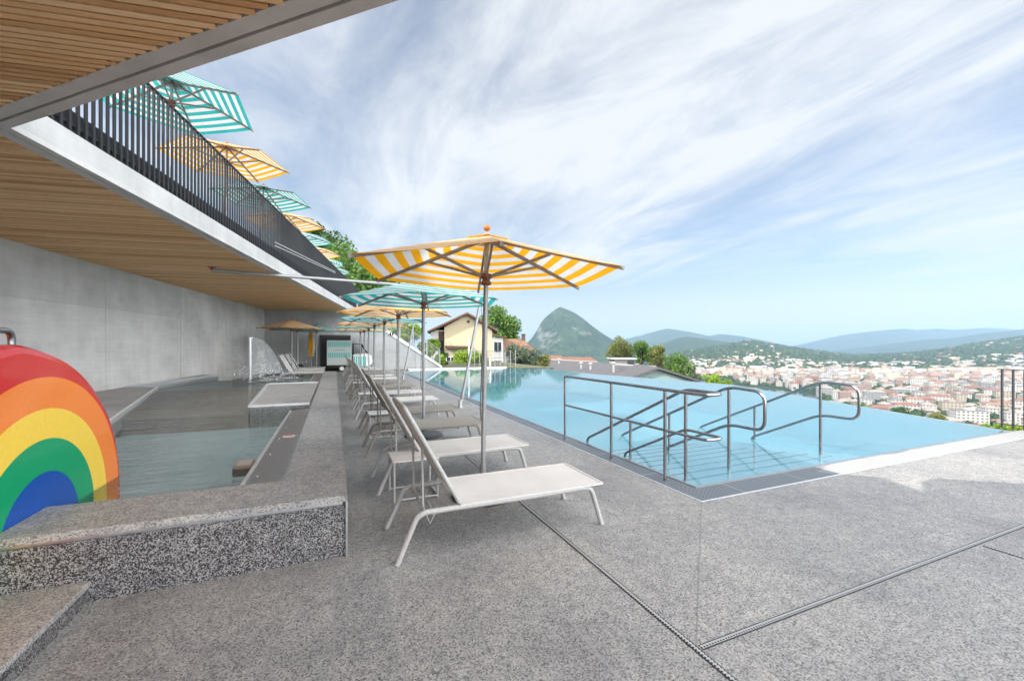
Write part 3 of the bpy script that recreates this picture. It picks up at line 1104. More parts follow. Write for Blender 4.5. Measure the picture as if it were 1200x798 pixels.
put(fi, 'mesh_panel', M['alu'], sf)
wlp = thing('wall_lamp', 'small dark twin lamp on the end wall coping', 'lamp', (3.3, YW - 0.10, 2.12))
MB().box((0, 0, 0.1), (0.22, 0.06, 0.18)).build('housing', M['black'], wlp)
MB().box((0, -0.035, 0.1), (0.03, 0.012, 0.14)).build('divider', M['steel_white'], wlp)
dr = thing('dark_doorway', 'black framed garage doorway in the end wall behind the van', 'doorway', (0.1, YW, 0))
dd = MB(); dd.box((0, -0.02, 1.0), (1.5, 0.03, 2.02))
dd.build('door_leaf', M['black'], dr)
dd = MB()
for x in (-0.79, 0.79): dd.box((x, -0.04, 1.04), (0.08, 0.08, 2.1))
dd.box((0, -0.04, 2.07), (1.66, 0.08, 0.09))
dd.build('frame', M['black'], dr)

# ------------------------------------------------------------------ parasols
def make_parasol(colmat, name='parasol', pole_len=2.62, lab='', loc=(0, 0, 0), base=True):
    t = thing(name, lab, 'parasol', loc)
    RR, ZR, ZA, PHI = 1.37, 2.285, 2.68, R(15)
    NB = 15
    cb = MB()
    V6 = [Vector((RR * math.cos(PHI + k * math.pi / 3), RR * math.sin(PHI + k * math.pi / 3), ZR)) for k in range(6)]
    A = Vector((0, 0, ZA))
    for k in range(6):
        a, b = V6[k], V6[(k + 1) % 6]
        NS = 6
        grid = []
        for i in range(NB + 1):
            tt = 0.06 + 0.94 * i / NB
            row = []
            for j in range(NS + 1):
                u = j / NS
                p = A.lerp(a.lerp(b, u), tt)
                sag = 4 * u * (1 - u) * 0.012 * tt
                row.append(p - Vector((0, 0, sag)))
            grid.append(row)
        for i in range(NB):
            n = NS + 1
            cb.add(grid[i] + grid[i + 1], [(j, j + 1, n + j + 1, n + j) for j in range(NS)], 0 if i % 2 == 0 else 1, False)
    cb.build('canopy', [colmat, M['c_white']], t)
    vt = MB()
    ring = [Vector((0.24 * math.cos(PHI + k * math.pi / 3), 0.24 * math.sin(PHI + k * math.pi / 3), ZA - 0.055)) for k in range(6)]
    vt.add(ring + [Vector((0, 0, ZA + 0.012))], [(k, (k + 1) % 6, 6) for k in range(6)])
    vt.build('vent_cap', colmat, t)
    MB().tube([(0, 0, 0.02), (0, 0, ZA + 0.03)], 0.024, 12).build('pole', M['alu'], t)
    MB().tube([(0, 0, 0.03), (0, 0, 0.33)], 0.034, 12).build('sleeve', M['base_plate'] if False else M['alu'], t)
    MB().lathe((0, 0, ZA + 0.03), [(0.015, 0), (0.016, 0.012), (0.03, 0.022), (0.037, 0.042), (0.03, 0.064), (0.008, 0.076)], 14).build('finial', M['ball_wood'], t)
    MB().lathe((0, 0, 2.16), [(0.03, 0), (0.055, 0.01), (0.055, 0.035), (0.04, 0.045), (0.04, 0.065), (0.062, 0.075), (0.062, 0.115), (0.03, 0.125)], 14).build('runner_hub', M['hub_wood'], t)
    MB().lathe((0, 0, ZA - 0.09), [(0.03, 0), (0.05, 0.01), (0.05, 0.06), (0.03, 0.07)], 14).build('crown_hub', M['hub_wood'], t)
    for k in range(6):
        d = V6[k]
        rb = MB()
        u = Vector((d.x, d.y, 0)).normalized()
        rb.beam(u * 0.05 + Vector((0, 0, ZA - 0.055)), d * 1.012 - Vector((0, 0, ZR * 0.012 + 0.022)), 0.024, 0.032)
        ro = rb.build('rib', M['rib_wood'], t)
        sb = MB()
        mid = A.lerp(d, 0.5) - Vector((0, 0, 0.045))
        sb.beam(u * 0.05 + Vector((0, 0, 2.255)), mid, 0.02, 0.026)
        sb.build('strut', M['rib_wood'], ro)
    cd = MB()
    cd.tube([(-0.03, -0.035, 2.2), (-0.05, -0.06, 1.4), (-0.06, -0.06, 0.9), (-0.035, -0.02, 0.78)], 0.006, 6)
    cd.build('cord', M['rope'], t)
    if base:
        MB().lathe((0, 0, 0.0), [(0.31, 0), (0.32, 0.012), (0.31, 0.03), (0.07, 0.045), (0.045, 0.12)], 28).build('base_plate', M['base_plate'], t)
    return t


ordn = ['first', 'second', 'third', 'fourth', 'fifth', 'sixth', 'seventh', 'eighth']
PY = [4.1 + 3.08 * k for k in range(7)] + [25.2]
GP = 'striped parasols beside the long pool'
pY = make_parasol(M['c_yellow'], lab='large yellow and white striped parasol nearest the camera', loc=(1.41, PY[0], 0))
pT = make_parasol(M['c_teal'], lab='teal and white striped parasol, second in the poolside row', loc=(1.41, PY[1], 0))
pY.rotation_euler = (R(0.3), R(0.9), 0)
tag(pY, group=GP); tag(pT, group=GP)
for k in range(2, 8):
    src = pY if k % 2 == 0 else pT
    cname = 'yellow' if k % 2 == 0 else 'teal'
    o = dup(src, (1.41 + rnd.uniform(-.04, .04), PY[k], 0), rnd.uniform(-0.06, 0.06), f'{cname} and white striped parasol, {ordn[k]} in the poolside row counted from the camera', GP)
    o.rotation_euler = (R(rnd.uniform(-.8, .8)), R(rnd.uniform(-.6, .8)), o.rotation_euler.z)
UP = [(-2.97, 10.33), (-2.6, 13.25), (-2.21, 16.12), (-1.83, 19.0), (-1.45, 21.9), (-1.07, 24.8), (-0.75, 27.7), (-0.30, 30.6)]
UC = 'TYTYTYTT'
for k, ((x, y), c) in enumerate(zip(UP, UC)):
    cname = 'yellow' if c == 'Y' else 'teal'
    o = dup(pY if c == 'Y' else pT, (x, y, 4.07), R(14) * (1 if k == 0 else rnd.uniform(-1, 1)), f'{cname} and white striped parasol on the upper terrace, {ordn[k]} from the left', 'striped parasols on the upper terrace')
    o.rotation_euler = (R(rnd.uniform(-1, 1)), R(rnd.uniform(-1, 1)), o.rotation_euler.z)
    o.scale = (1.07, 1.07, 1.03)
for k, (x, y, c) in enumerate([(-1.75, 21.4, 'Y'), (-1.62, 22.9, 'T'), (-0.85, 24.9, 'T')]):
    cname = 'yellow' if c == 'Y' else 'teal'
    dup(pY if c == 'Y' else pT, (x, y, 0), R(9 * k), [f'yellow parasol standing under the slat ceiling behind the splash pool', 'teal parasol half hidden behind the yellow one under the ceiling', 'pale teal parasol beside the dark doorway'][k], 'parasols under the ceiling')
cp_ = thing('closed_parasol', 'folded yellow parasol tied around its pole near the end wall', 'parasol', (-1.15, 25.6, 0))
MB().tube([(0, 0, 0), (0, 0, 2.35)], 0.024, 10).build('pole', M['alu'], cp_)
fb = MB()
rr_ = []
prof = [(0.03, 2.3), (0.10, 2.1), (0.15, 1.7), (0.16, 1.3), (0.10, 1.02), (0.14, 0.9)]
for r0, z in prof:
    for j in range(18):
        a = 2 * math.pi * j / 18
        rr_.append((r0 * (1 + .25 * (j % 3 == 0)) * math.cos(a), r0 * (1 + .25 * (j % 3 == 0)) * math.sin(a), z))
for i in range(5):
    for j in range(18):
        fb.add([rr_[i * 18 + j], rr_[i * 18 + (j + 1) % 18], rr_[(i + 1) * 18 + (j + 1) % 18], rr_[(i + 1) * 18 + j]], [(0, 1, 2, 3)], (j // 3) % 2)
fb.build('canopy', [M['c_yellow'], M['c_white']], cp_)
MB().lathe((0, 0, 0), [(0.3, 0), (0.3, 0.03), (0.05, 0.06)], 20).build('base_plate', M['base_plate'], cp_)

# leaning steel masts by the pool
def mast(x, y, tip, lab):
    t = thing('leaning_mast', lab, 'mast', (x, y, 0))
    MB().tube([(0, 0, 0.01), tip], [0.042, 0.036], 12).build('pole', M['alu'], t)
    MB().lathe((0, 0, 0), [(0.09, 0), (0.09, 0.02), (0.05, 0.04), (0.05, 0.2)], 14).build('foot', M['alu'], t)
    b = MB()
    b.tube([(tip[0], tip[1], tip[2]), (tip[0] + 0.1, tip[1] - 0.02, 0.3)], 0.006, 6)
    b.build('rope', M['rope'], t)
mast(2.86, 9.98, (0.62, 0.25, 2.75), 'tilted grey steel mast at the pool edge behind the first parasol')
mast(2.86, 19.2, (0.5, 0.2, 2.5), 'tilted grey steel mast farther along the pool edge')

# ------------------------------------------------------------------ sun loungers
def make_lounger(kind, lab):
    fr, slm = (M['lw_frame'], M['sling_white']) if kind == 'w' else (M['lt_frame'], M['sling_taupe'])
    t = thing('sun_lounger', lab, 'sun lounger', (1.27, 0, 0))
    W2 = 0.31
    RTB = 0.021
    for s in (-1, 1):
        y = s * W2
        b = MB(); b.tube([(-0.67, y, 0.335), (-0.45, y, 0.335), (0.2, y, 0.33), (0.66, y, 0.335)], RTB, 10)
        b.build('side_rail', fr, t)
        b = MB(); b.tube(fillet([(-0.86, y * 1.04, 0.0), (-0.72, y, 0.31), (-0.66, y, 0.335)], 0.10) , [RTB] * 9, 10)
        b.lathe((-0.86, y * 1.04, 0), [(0.022, 0), (0.022, 0.015)], 10)
        b.build('leg', fr, t)
        b = MB(); b.tube(fillet([(0.655, y, 0.335), (0.76, y, 0.325), (0.86, y * 1.04, 0.0)], 0.09), [RTB] * 9, 10)
        b.lathe((0.86, y * 1.04, 0), [(0.022, 0), (0.022, 0.015)], 10)
        b.build('leg', fr, t)
    for x in (-0.60, -0.05, 0.70):
        MB().tube([(x, -W2, 0.322), (x, W2, 0.322)], 0.013, 8).build('cross_bar', fr, t)
    sb = MB()
    nx, ny = 12, 6
    for top in (0, 1):
        pts = []
        for i in range(nx + 1):
            x = -0.40 + (0.87 + 0.40) * i / nx
            for j in range(ny + 1):
                v = -1 + 2 * j / ny
                z = 0.352 - 0.012 * (1 - v * v) * math.sin(math.pi * i / nx) + (0.006 if top else 0)
                pts.append((x, v * (W2 + 0.012), z))
        n = ny + 1
        sb.add(pts, [(i * n + j, i * n + j + 1, (i + 1) * n + j + 1, (i + 1) * n + j) for i in range(nx) for j in range(ny)], 0, True)
    sb.box((0.865, 0, 0.354), (0.02, 2 * W2 + 0.03, 0.018))
    for s in (-1, 1): sb.box((0.235, s * (W2 + 0.012), 0.354), (1.27, 0.02, 0.014))
    sb.build('seat', slm, t)
    # raised backrest
    h, tp = Vector((-0.40, 0, 0.365)), Vector((-0.805, 0, 1.10))
    bb_ = MB()
    pts = []
    nn = (tp - h).normalized()
    face = Vector((nn.z, 0, -nn.x))
    for off in (0.004, -0.004):
        for i in range(9):
            p = h.lerp(tp, 0.02 + 0.96 * i / 8)
            for j in range(7):
                v = -1 + 2 * j / 6
                q_ = p - face * (0.014 * (1 - v * v) * math.sin(math.pi * i / 8)) + face * off
                pts.append((q_.x, v * (W2 - 0.01), q_.z))
    fs = []
    for o_ in (0, 63):
        fs += [(o_ + i * 7 + j, o_ + i * 7 + j + 1, o_ + (i + 1) * 7 + j + 1, o_ + (i + 1) * 7 + j) for i in range(8) for j in range(6)]
    bb_.add(pts, fs, 0, True)
    bo = bb_.build('backrest', slm, t)
    bf = MB()
    y = W2 - 0.012
    bf.tube(fillet([(h.x, -y, h.z), (tp.x, -y, tp.z), (tp.x, y, tp.z), (h.x, y, h.z)], 0.05), 0.017, 10)
    bf.build('backrest_frame', fr, bo)
    pr_ = MB()
    pm = h.lerp(tp, 0.62)
    for s in (-1, 1):
        yy = s * 0.2
        pr_.tube([(pm.x - 0.01, yy, pm.z), (-0.655, yy, 0.34)], 0.010, 8)
        pr_.tube([(-0.655, yy, 0.34), (-0.60, yy * .98, 0.20), (-0.54, yy, 0.325)], 0.008, 8)
    pr_.tube([(-0.655, -0.2, 0.34), (-0.655, 0.2, 0.34)], 0.010, 8)
    pr_.build('back_support', fr, t)
    return t


LX = 1.27
lw = make_lounger('w', 'white sling sun lounger nearest the camera with raised back')
lt = make_lounger('t', 'taupe sling sun lounger just before the second poolside parasol')
GL = 'sun loungers in a row beside the long pool'
tag(lw, group=GL); tag(lt, group=GL)
YL = []
for k in range(8):
    white = (k % 2 == 0)
    for s, word in ((-0.74, 'just before'), (0.76, 'just behind')):
        y = PY[k] + s
        if y > 26.3 or (k == 7): continue
        col = 'white' if white else 'taupe'
        lab = f'{col} sling sun lounger {word} the {ordn[k]} poolside parasol'
        if k == 0 and s < 0:
            lw.location = (LX, 3.36, 0); continue
        if k == 1 and s < 0:
            lt.location = (LX, y, 0); continue
        o = dup(lw if white else lt, (LX + rnd.uniform(-.02, .02), y + rnd.uniform(-.03, .03), 0), R(rnd.uniform(-1.2, 1.2)), lab, GL)
for k, y in enumerate((20.1, 20.85, 22.3, 23.05, 24.4)):
    dup(lw, (-1.28, y, 0), R(rnd.uniform(-1, 1)), ['nearest', 'second', 'third', 'fourth', 'farthest'][k] + ' white lounger of the short row behind the splash pool', 'sun loungers behind the splash pool')

# side table and its neighbours
def make_table(lab):
    t = thing('side_table', lab, 'side table', (0.76, 4.43, 0))
    MB().box((0, 0, 0.40), (0.46, 0.42, 0.014)).build('table_top', M['sling_white'], t, 0.003)
    for sx in (-1, 1):
        for sy in (-1, 1):
            MB().tube([(sx * 0.215, sy * 0.19, 0), (sx * 0.215, sy * 0.19, 0.394)], 0.012, 8).build('leg', M['lw_frame'], t)
    b = MB()
    for sy in (-1, 1): b.tube([(-0.215, sy * 0.19, 0.02), (0.215, sy * 0.19, 0.02)], 0.011, 8)
    b.tube([(0.215, -0.19, 0.02), (0.215, 0.19, 0.02)], 0.011, 8)
    b.build('floor_bar', M['lw_frame'], t)
    return t
tb1 = make_table('small white side table between the two nearest white loungers')
for k in (1, 2, 3, 4):
    dup(tb1, (0.76, PY[k] + 0.28, 0), 0, f'small white side table beside the {ordn[k]} poolside parasol', 'side tables between the loungers')

# ------------------------------------------------------------------ little three-wheeled van
vn = thing('three_wheeled_van', 'small white three-wheeled van with teal striped box by the dark doorway', 'van', (0.3, 26.25, 0))
bx = MB()
bx.box2((-0.66, -0.55, 0.40), (0.64, 0.55, 1.80))
b = bx.build('cargo_box', M['van_grey'], vn, 0.02)
for z0, z1 in ((0.82, 1.10), (1.42, 1.70)):
    stp_ = MB()
    for k in range(13):
        x = -0.58 + k * 0.092
        stp_.box2((x, -0.556, z0), (x + 0.055, -0.549, z1))
    stp_.build('teal_stripes', M['teal_paint'], b)
lt_ = MB(); lt_.box2((-0.28, -0.555, 1.24), (0.28, -0.5495, 1.28))
lt_.build('grey_lettering_strip', M['alu'], b)
bd = MB(); bd.box2((-0.7, -0.5, 0.26), (1.0, 0.5, 0.39)); bd.build('chassis', M['black'], vn)
cab = MB()
wallprism(cab, [(0.72, 0.30), (1.62, 0.30), (1.78, 0.55), (1.72, 0.90), (1.55, 1.05), (0.72, 0.98)], -0.5, 0.5)
cb_ = cab.build('cab', M['white_paint'], vn, 0.03)
cs = MB()
for k in range(6): cs.box2((0.76 + k * 0.12, -0.507, 0.34), (0.76 + k * 0.12 + 0.07, -0.5005, 0.88))
cs.build('teal_stripes', M['teal_paint'], cb_)
fm_ = MB()
for sy in (-0.48, 0.48):
    fm_.tube([(0.74, sy, 0.98), (0.74, sy, 1.62), (1.2, sy, 1.58), (1.52, sy, 1.05)], 0.022, 8)
    fm_.tube([(1.15, sy, 1.0), (1.2, sy, 1.58)], 0.018, 8)
fm_.tube([(0.74, -0.48, 1.62), (0.74, 0.48, 1.62)], 0.02, 8)
fm_.build('window_frame', M['black'], cb_)
gl = MB(); gl.add([(1.21, -0.46, 1.57), (1.21, 0.46, 1.57), (1.53, 0.46, 1.05), (1.53, -0.46, 1.05)], [(0, 1, 2, 3)]); gl.build('windscreen', M['dark_glass'], cb_)
for x, y, r in ((0.12, -0.52, 0.2), (0.12, 0.52, 0.2), (1.62, 0.0, 0.19)):
    wv = MB()
    def cyl(mb, rr, wd, mat=0):
        n = 20
        vs = [(x + rr * math.cos(2 * math.pi * j / n), y + s_ * wd, r + rr * math.sin(2 * math.pi * j / n)) for s_ in (-1, 1) for j in range(n)]
        mb.add(vs, [(j, (j + 1) % n, n + (j + 1) % n, n + j) for j in range(n)] + [tuple(range(n - 1, -1, -1)), tuple(range(n, 2 * n))], mat)
    cyl(wv, r, 0.06)
    wo = wv.build('wheel', M['rubber'], vn)
    hb = MB(); cyl(hb, r * 0.58, 0.066); hb.build('hubcap', M['white_paint'], wo)
for sy in (-0.3, 0.3):
    MB().lathe((1.76, sy, 0.72), [(0.02, -0.06), (0.06, -0.05), (0.06, 0.05), (0.02, 0.06)], 12).build('headlight', M['steel'], vn)
sl_ = thing('black_trolley', 'low black trolley on the floor behind the loungers under the ceiling', 'trolley', (-1.9, 25.4, 0))
MB().box((0, 0, 0.34), (0.8, 0.5, 0.3)).build('tub', M['rubber'], sl_, 0.05)
for x in (-.3, .3):
    MB().lathe((x, 0, 0.0), [(0.06, 0.0), (0.09, 0.06), (0.09, 0.12), (0.06, 0.19)], 12).build('wheel', M['rubber'], sl_)

# black bar railing at the right-hand end of the deck
rf = thing('deck_railing', 'black flat bar railing at the right end of the pool coping', 'railing', (11.55, 3.7, 0))
b = MB()
for k in range(40):
    y = 3.66 - k * 0.14
    b.box((11.55, y, 0.54), (0.05, 0.022, 1.08))
put(b, 'bar_infill', M['black'], rf)
put(MB().box2((11.52, -1.95, 1.081), (11.58, 3.7, 1.095)), 'top_rail', M['black'], rf)
put(MB().box2((11.535, -1.95, 0.06), (11.565, 3.7, 0.075)), 'bottom_rail', M['black'], rf)

# ================================================================== THE FAR PLACE
def sstep(a, b, x):
    t = np.clip((x - a) / (b - a), 0, 1)
    return t * t * (3 - 2 * t)


def vnoise(x, y, seed=0):
    """smooth value noise on arrays"""
    xi, yi = np.floor(x).astype(int), np.floor(y).astype(int)
    fx, fy = x - xi, y - yi
    fx, fy = fx * fx * (3 - 2 * fx), fy * fy * (3 - 2 * fy)
    def h(a, b):
        n = (a * 374761393 + b * 668265263 + seed * 1442695041) & 0x7fffffff
        n = ((n ^ (n >> 13)) * 1274126177) & 0x7fffffff
        return ((n ^ (n >> 16)) & 0xffff) / 65535.0
    return (h(xi, yi) * (1 - fx) + h(xi + 1, yi) * fx) * (1 - fy) + (h(xi, yi + 1) * (1 - fx) + h(xi + 1, yi + 1) * fx) * fy


def fbm(x, y, o=5, seed=0):
    s, a, t = 0, 1.0, 0
    for k in range(o):
        s = s + a * vnoise(x * 2 ** k, y * 2 ** k, seed + k)
        t += a
        a *= 0.5
    return s / t


def prof(pts, px):
    p = sorted(pts)
    return np.interp(px, [q[0] for q in p], [q[1] for q in p])


LAKE = -90.0
CREST = [(700, 424), (770, 422), (800, 414), (830, 410), (860, 405), (880, 402), (900, 405), (925, 409), (960, 414), (1000, 419), (1050, 417), (1085, 414), (1120, 409), (1160, 402), (1200, 397), (1300, 390)]
SHORE = [(400, 9000), (725, 9000), (740, 2500), (765, 1600), (800, 1120), (870, 930), (960, 760), (985, 420), (1010, 150), (1700, 100)]


def terrain(px, D):
    px = np.asarray(px, float); D = np.asarray(D, float)
    left = 1 - sstep(640, 800, px)
    zl = -1.0 - 0.035 * (D - 25)
    zl = np.where(D > 80, zl - 0.22 * (D - 80), zl)
    zr = -3.0 - 0.235 * (D - 14)
    z = zl * left + zr * (1 - left)
    z = np.where(D < 30, np.minimum(z, -3.0 + (2.0 * left * sstep(26, 30, D))), z)
    z = np.maximum(z, -87.0)
    sh = prof(SHORE, px)
    inland = sstep(0.985, 1.015, D / sh)
    lakebed = -94.0
    near_land = z > -86.5
    z = np.where(near_land, z, np.where(inland > 0.5, -87.5, lakebed))
    zc = EYE - (prof(CREST, px) - HOR) / F * 2600
    hill = sstep(1150, 2600, D)
    z = np.where((D > 1000) & (inland > 0.5), -87.5 + (zc + 87.5) * hill + 14 * (fbm(px / 23, D / 130, 4, 3) - 0.5) * hill, z)
    z = np.where((D > 2600) & (inland > 0.5), z - (D - 2600) * 0.05, z)
    return np.where(inland > 0.5, np.maximum(z, -88), z)


def terrain_mat(name, wood=((0.012, 0.028, 0.014), (0.026, 0.05, 0.024), (0.052, 0.078, 0.038)), rock=0.0, nscale=0.02):
    m, nt, out = new_mat(name)
    b = bsdf(nt, out, 0.9, 0, 0.2)
    mp = coords(nt, (nscale,) * 3)
    n1 = N(nt, 'ShaderNodeTexNoise', i_Scale=1.0, i_Detail=9.0, i_Roughness=0.72)
    L(nt, mp, n1, 'Vector')
    r = ramp(nt, [(0.35, wood[0]), (0.5, wood[1]), (0.66, wood[2])])
    L(nt, n1, r, 'Fac')
    col = r.outputs[0]
    if rock:
        n2 = N(nt, 'ShaderNodeTexNoise', i_Scale=0.45, i_Detail=8.0, i_Roughness=0.7)
        L(nt, mp, n2, 'Vector')
        g = N(nt, 'ShaderNodeNewGeometry')
        sx = N(nt, 'ShaderNodeSeparateXYZ')
        nt.links.new(g.outputs['Normal'], sx.inputs[0])
        ad = N(nt, 'ShaderNodeMath', operation='SUBTRACT')
        nt.links.new(n2.outputs[0], ad.inputs[0])
        ml = N(nt, 'ShaderNodeMath', operation='MULTIPLY')
        ml.inputs[1].default_value = 0.35
        nt.links.new(sx.outputs[2], ml.inputs[0])
        nt.links.new(ml.outputs[0], ad.inputs[1])
        rr = ramp(nt, [(0.30, (0, 0, 0)), (0.42, (rock,) * 3)])
        nt.links.new(ad.outputs[0], rr.inputs['Fac'])
        col = mixc(nt, rr.outputs[0], col, (0.34, 0.32, 0.29))
    nt.links.new(col, b.inputs['Base Color'])
    bp = N(nt, 'ShaderNodeBump', i_Strength=0.9, i_Distance=0.25 / nscale)
    L(nt, n1, bp, 'Height')
    L(nt, bp, b, 'Normal')
    return m


M['hillside'] = terrain_mat('wooded_ground', nscale=0.05)
M['ridge'] = terrain_mat('wooded_mountain', nscale=0.006)
M['rocky'] = terrain_mat('rocky_wooded_mountain', rock=0.5, nscale=0.012)

# terrain sheet: bearings x distances
tpx = np.concatenate([np.linspace(-500, 550, 30), np.linspace(560, 1260, 176), np.linspace(1280, 2000, 24)])
tD = np.concatenate([np.array([5, 10, 16, 22, 26, 28, 30, 34, 40, 50, 60, 70, 80, 95, 110, 130, 160, 200, 240, 290, 340, 400.]), np.geomspace(430, 5200, 90)])
gpx, gD = np.meshgrid(tpx, tD)
gz = terrain(gpx, gD)
gX = (gpx - CX) / F * gD
vx = gX * CY_ + gD * SY_
vy = -gX * SY_ + gD * CY_
nr, nc = gpx.shape
idx = np.arange(nr * nc).reshape(nr, nc)
fq = np.stack([idx[:-1, :-1], idx[:-1, 1:], idx[1:, 1:], idx[1:, :-1]], -1).reshape(-1, 4)
tag(np_mesh('terrain', np.stack([vx, vy, gz], -1).reshape(-1, 3), fq, M['hillside'], smooth=True), kind='structure')

M['lake'] = simple('lake_water', (0.03, 0.07, 0.09), 0.08, var=0.05, obj=False)
lk = MB()
lk.add([far(-9000, 400, LAKE)] + [(-9000, 60, LAKE), (-9000, 13000, LAKE), (13000, 13000, LAKE), (13000, -3000, LAKE), (1500, -3000, LAKE), (150, 60, LAKE)][0:6], [tuple(range(1, 7))])
tag(lk.build('lake', M['lake']), kind='structure')


def ridge(name, D, depth, crest, mat, base=-95, rough=0.05, res=(150, 60), seed=0, sharp=1.5, fine=1.0):
    p0, p1 = crest[0][0], crest[-1][0]
    px = np.linspace(p0, p1, res[0])
    v = np.linspace(-1, 1, res[1])
    gp, gv = np.meshgrid(px, v)
    X = (gp - CX) / F * D
    Y = D + gv * depth
    top = EYE - (prof(crest, gp) - HOR) / F * D
    t = np.clip(1 - np.abs(gv) ** sharp, 0, 1)
    hgt = top - base
    n = fbm(X / (depth * 0.35) + 31, Y / (depth * 0.35) + 7, 6, seed) - 0.5
    rid = np.abs(fbm(X / (depth * 0.5) + 3, Y / (depth * 1.5) + 17, 4, seed + 9) - 0.5) * 2
    env = np.clip(4 * t * (1 - t) + 0.12, 0, 1)
    z = base + hgt * t + hgt * env * (n * rough * 4 - rid * rough * 2.2) + fine * 6 * (fbm(X / 40, Y / 40, 3, seed + 4) - 0.5)
    wx, wy = X * CY_ + Y * SY_, -X * SY_ + Y * CY_
    nr, nc = gp.shape
    idx = np.arange(nr * nc).reshape(nr, nc)
    f = np.stack([idx[:-1, :-1], idx[:-1, 1:], idx[1:, 1:], idx[1:, :-1]], -1).reshape(-1, 4)
    z = z + hgt * env * 0.05 * (fbm(X / (depth * 0.07), Y / (depth * 0.1), 4, seed + 2) - 0.5)
    o = np_mesh(name, np.stack([wx, wy, z], -1).reshape(-1, 3), f, mat, smooth=True)
    return tag(o, kind='structure')


SALV = [(555, 475), (580, 436), (600, 416), (610, 407), (617, 402), (623, 396), (629, 387), (633, 379.5), (639, 372.5), (646, 366), (651, 362.6), (656, 360.2), (661, 361.4), (667, 363.6), (674, 367.4), (682, 372.4), (690, 378.6), (698, 385), (706, 390.8), (715, 396.8), (726, 404), (742, 416), (768, 445)]
ridge('mountain', 3000, 620, SALV, M['rocky'], rough=0.055, res=(240, 160), seed=5, sharp=1.25, fine=1.3)
ridge('mountain', 6800, 1500, [(640, 430), (690, 408), (714, 402), (728, 398.5), (741, 395.5), (752, 393), (760, 390.5), (772, 387), (781, 384.8), (795, 386.5), (808, 389), (822, 393), (832, 394), (843, 391.5), (856, 393), (870, 396), (884, 400), (900, 406), (930, 418), (970, 440)], M['ridge'], seed=12, res=(200, 60))
ridge('hill', 3600, 750, [(700, 436), (745, 422), (765, 412), (783, 401), (794, 396.5), (803, 394.5), (815, 396), (830, 398), (845, 400), (865, 402), (890, 404), (930, 409), (980, 420), (1030, 440)], M['hillside'], seed=21, res=(200, 60))
ridge('mountain', 8000, 1500, [(900, 425), (935, 409), (950, 405), (965, 401), (985, 395), (1000, 391), (1020, 388.5), (1040, 386.5), (1058, 385), (1072, 387.5), (1085, 386), (1098, 385), (1112, 387), (1130, 385.8), (1150, 384.5), (1170, 385), (1185, 387), (1210, 386), (1260, 384), (1330, 392), (1400, 430)], M['ridge'], seed=33, res=(220, 60))
ridge('hill', 5200, 1000, [(960, 432), (1000, 418), (1030, 408), (1060, 402), (1090, 398), (1110, 397), (1130, 395), (1150, 391.5), (1170, 389), (1190, 387), (1220, 383), (1280, 380), (1350, 400), (1420, 440)], M['ridge'], seed=41, res=(200, 60))


# ------------------------------------------------------------------ foliage
def leaf_cloud(n, clumps, size, seed, flat=1.0):
    """n leaf quads round clump spheres (x,y,z,r); returns verts, faces"""
    g = np.random.default_rng(seed)
    c = np.array(clumps, float)
    wts = c[:, 3] ** 2
    k = g.choice(len(c), n, p=wts / wts.sum())
    d = g.normal(size=(n, 3))
    d /= np.linalg.norm(d, axis=1, keepdims=True)
    r = c[k, 3] * (0.45 + 0.6 * g.random(n) ** 0.6)
    p = c[k, :3] + d * r[:, None] * np.array([1, 1, flat])
    nrm = d + g.normal(size=(n, 3)) * 0.7
    nrm /= np.linalg.norm(nrm, axis=1, keepdims=True)
    a = np.cross(nrm, g.normal(size=(n, 3)))
    a /= np.linalg.norm(a, axis=1, keepdims=True)
    b = np.cross(nrm, a)
    s = size * (0.6 + 0.8 * g.random(n))[:, None]
    v = np.stack([p - a * s * .9, p - b * s * .5, p + a * s * .9, p + b * s * .5], 1).reshape(-1, 3)
    f = np.arange(4 * n).reshape(n, 4)
    return v, f


def crown_clumps(R_, Hh, n, seed, z0=0.0):
    g = np.random.default_rng(seed)
    out = []
    for i in range(n):
        a = g.uniform(0, 2 * math.pi)
        u = g.uniform(0, 1)
        zz = z0 + Hh * (0.12 + 0.80 * u)
        rad = R_ * math.sqrt(max(0.05, 1 - (2 * u - 0.8) ** 2 * 0.75)) * g.uniform(0.35, 0.85)
        out.append((rad * math.cos(a), rad * math.sin(a), zz, R_ * g.uniform(0.28, 0.48)))
    return out


def tree(name, label, cat, base, R_, Hc, trunk, leaf, nleaf, lsize, seed, group=None, clumps=22):
    t = thing(name, label, cat, base, 0, group)
    b = MB()
    b.tube([(0, 0, -0.3), (0.03 * R_, 0, trunk * 0.6), (0, 0.02, trunk + Hc * 0.55)], [R_ * 0.085 + .03, R_ * 0.065 + .02, R_ * 0.02 + .01], 8)
    cl = crown_clumps(R_, Hc, clumps, seed, trunk)
    for c in cl[:9]:
        b.tube([(0, 0, trunk + Hc * 0.1), (c[0] * .5, c[1] * .5, (trunk + c[2]) / 2), (c[0] * .9, c[1] * .9, c[2])], [R_ * 0.04 + .01, R_ * 0.025, R_ * 0.01], 6)
    b.build('trunk', M['bark'], t)
    v, f = leaf_cloud(nleaf, cl, lsize, seed)
    np_mesh('crown', v, f, M[leaf], parent=t)
    return t


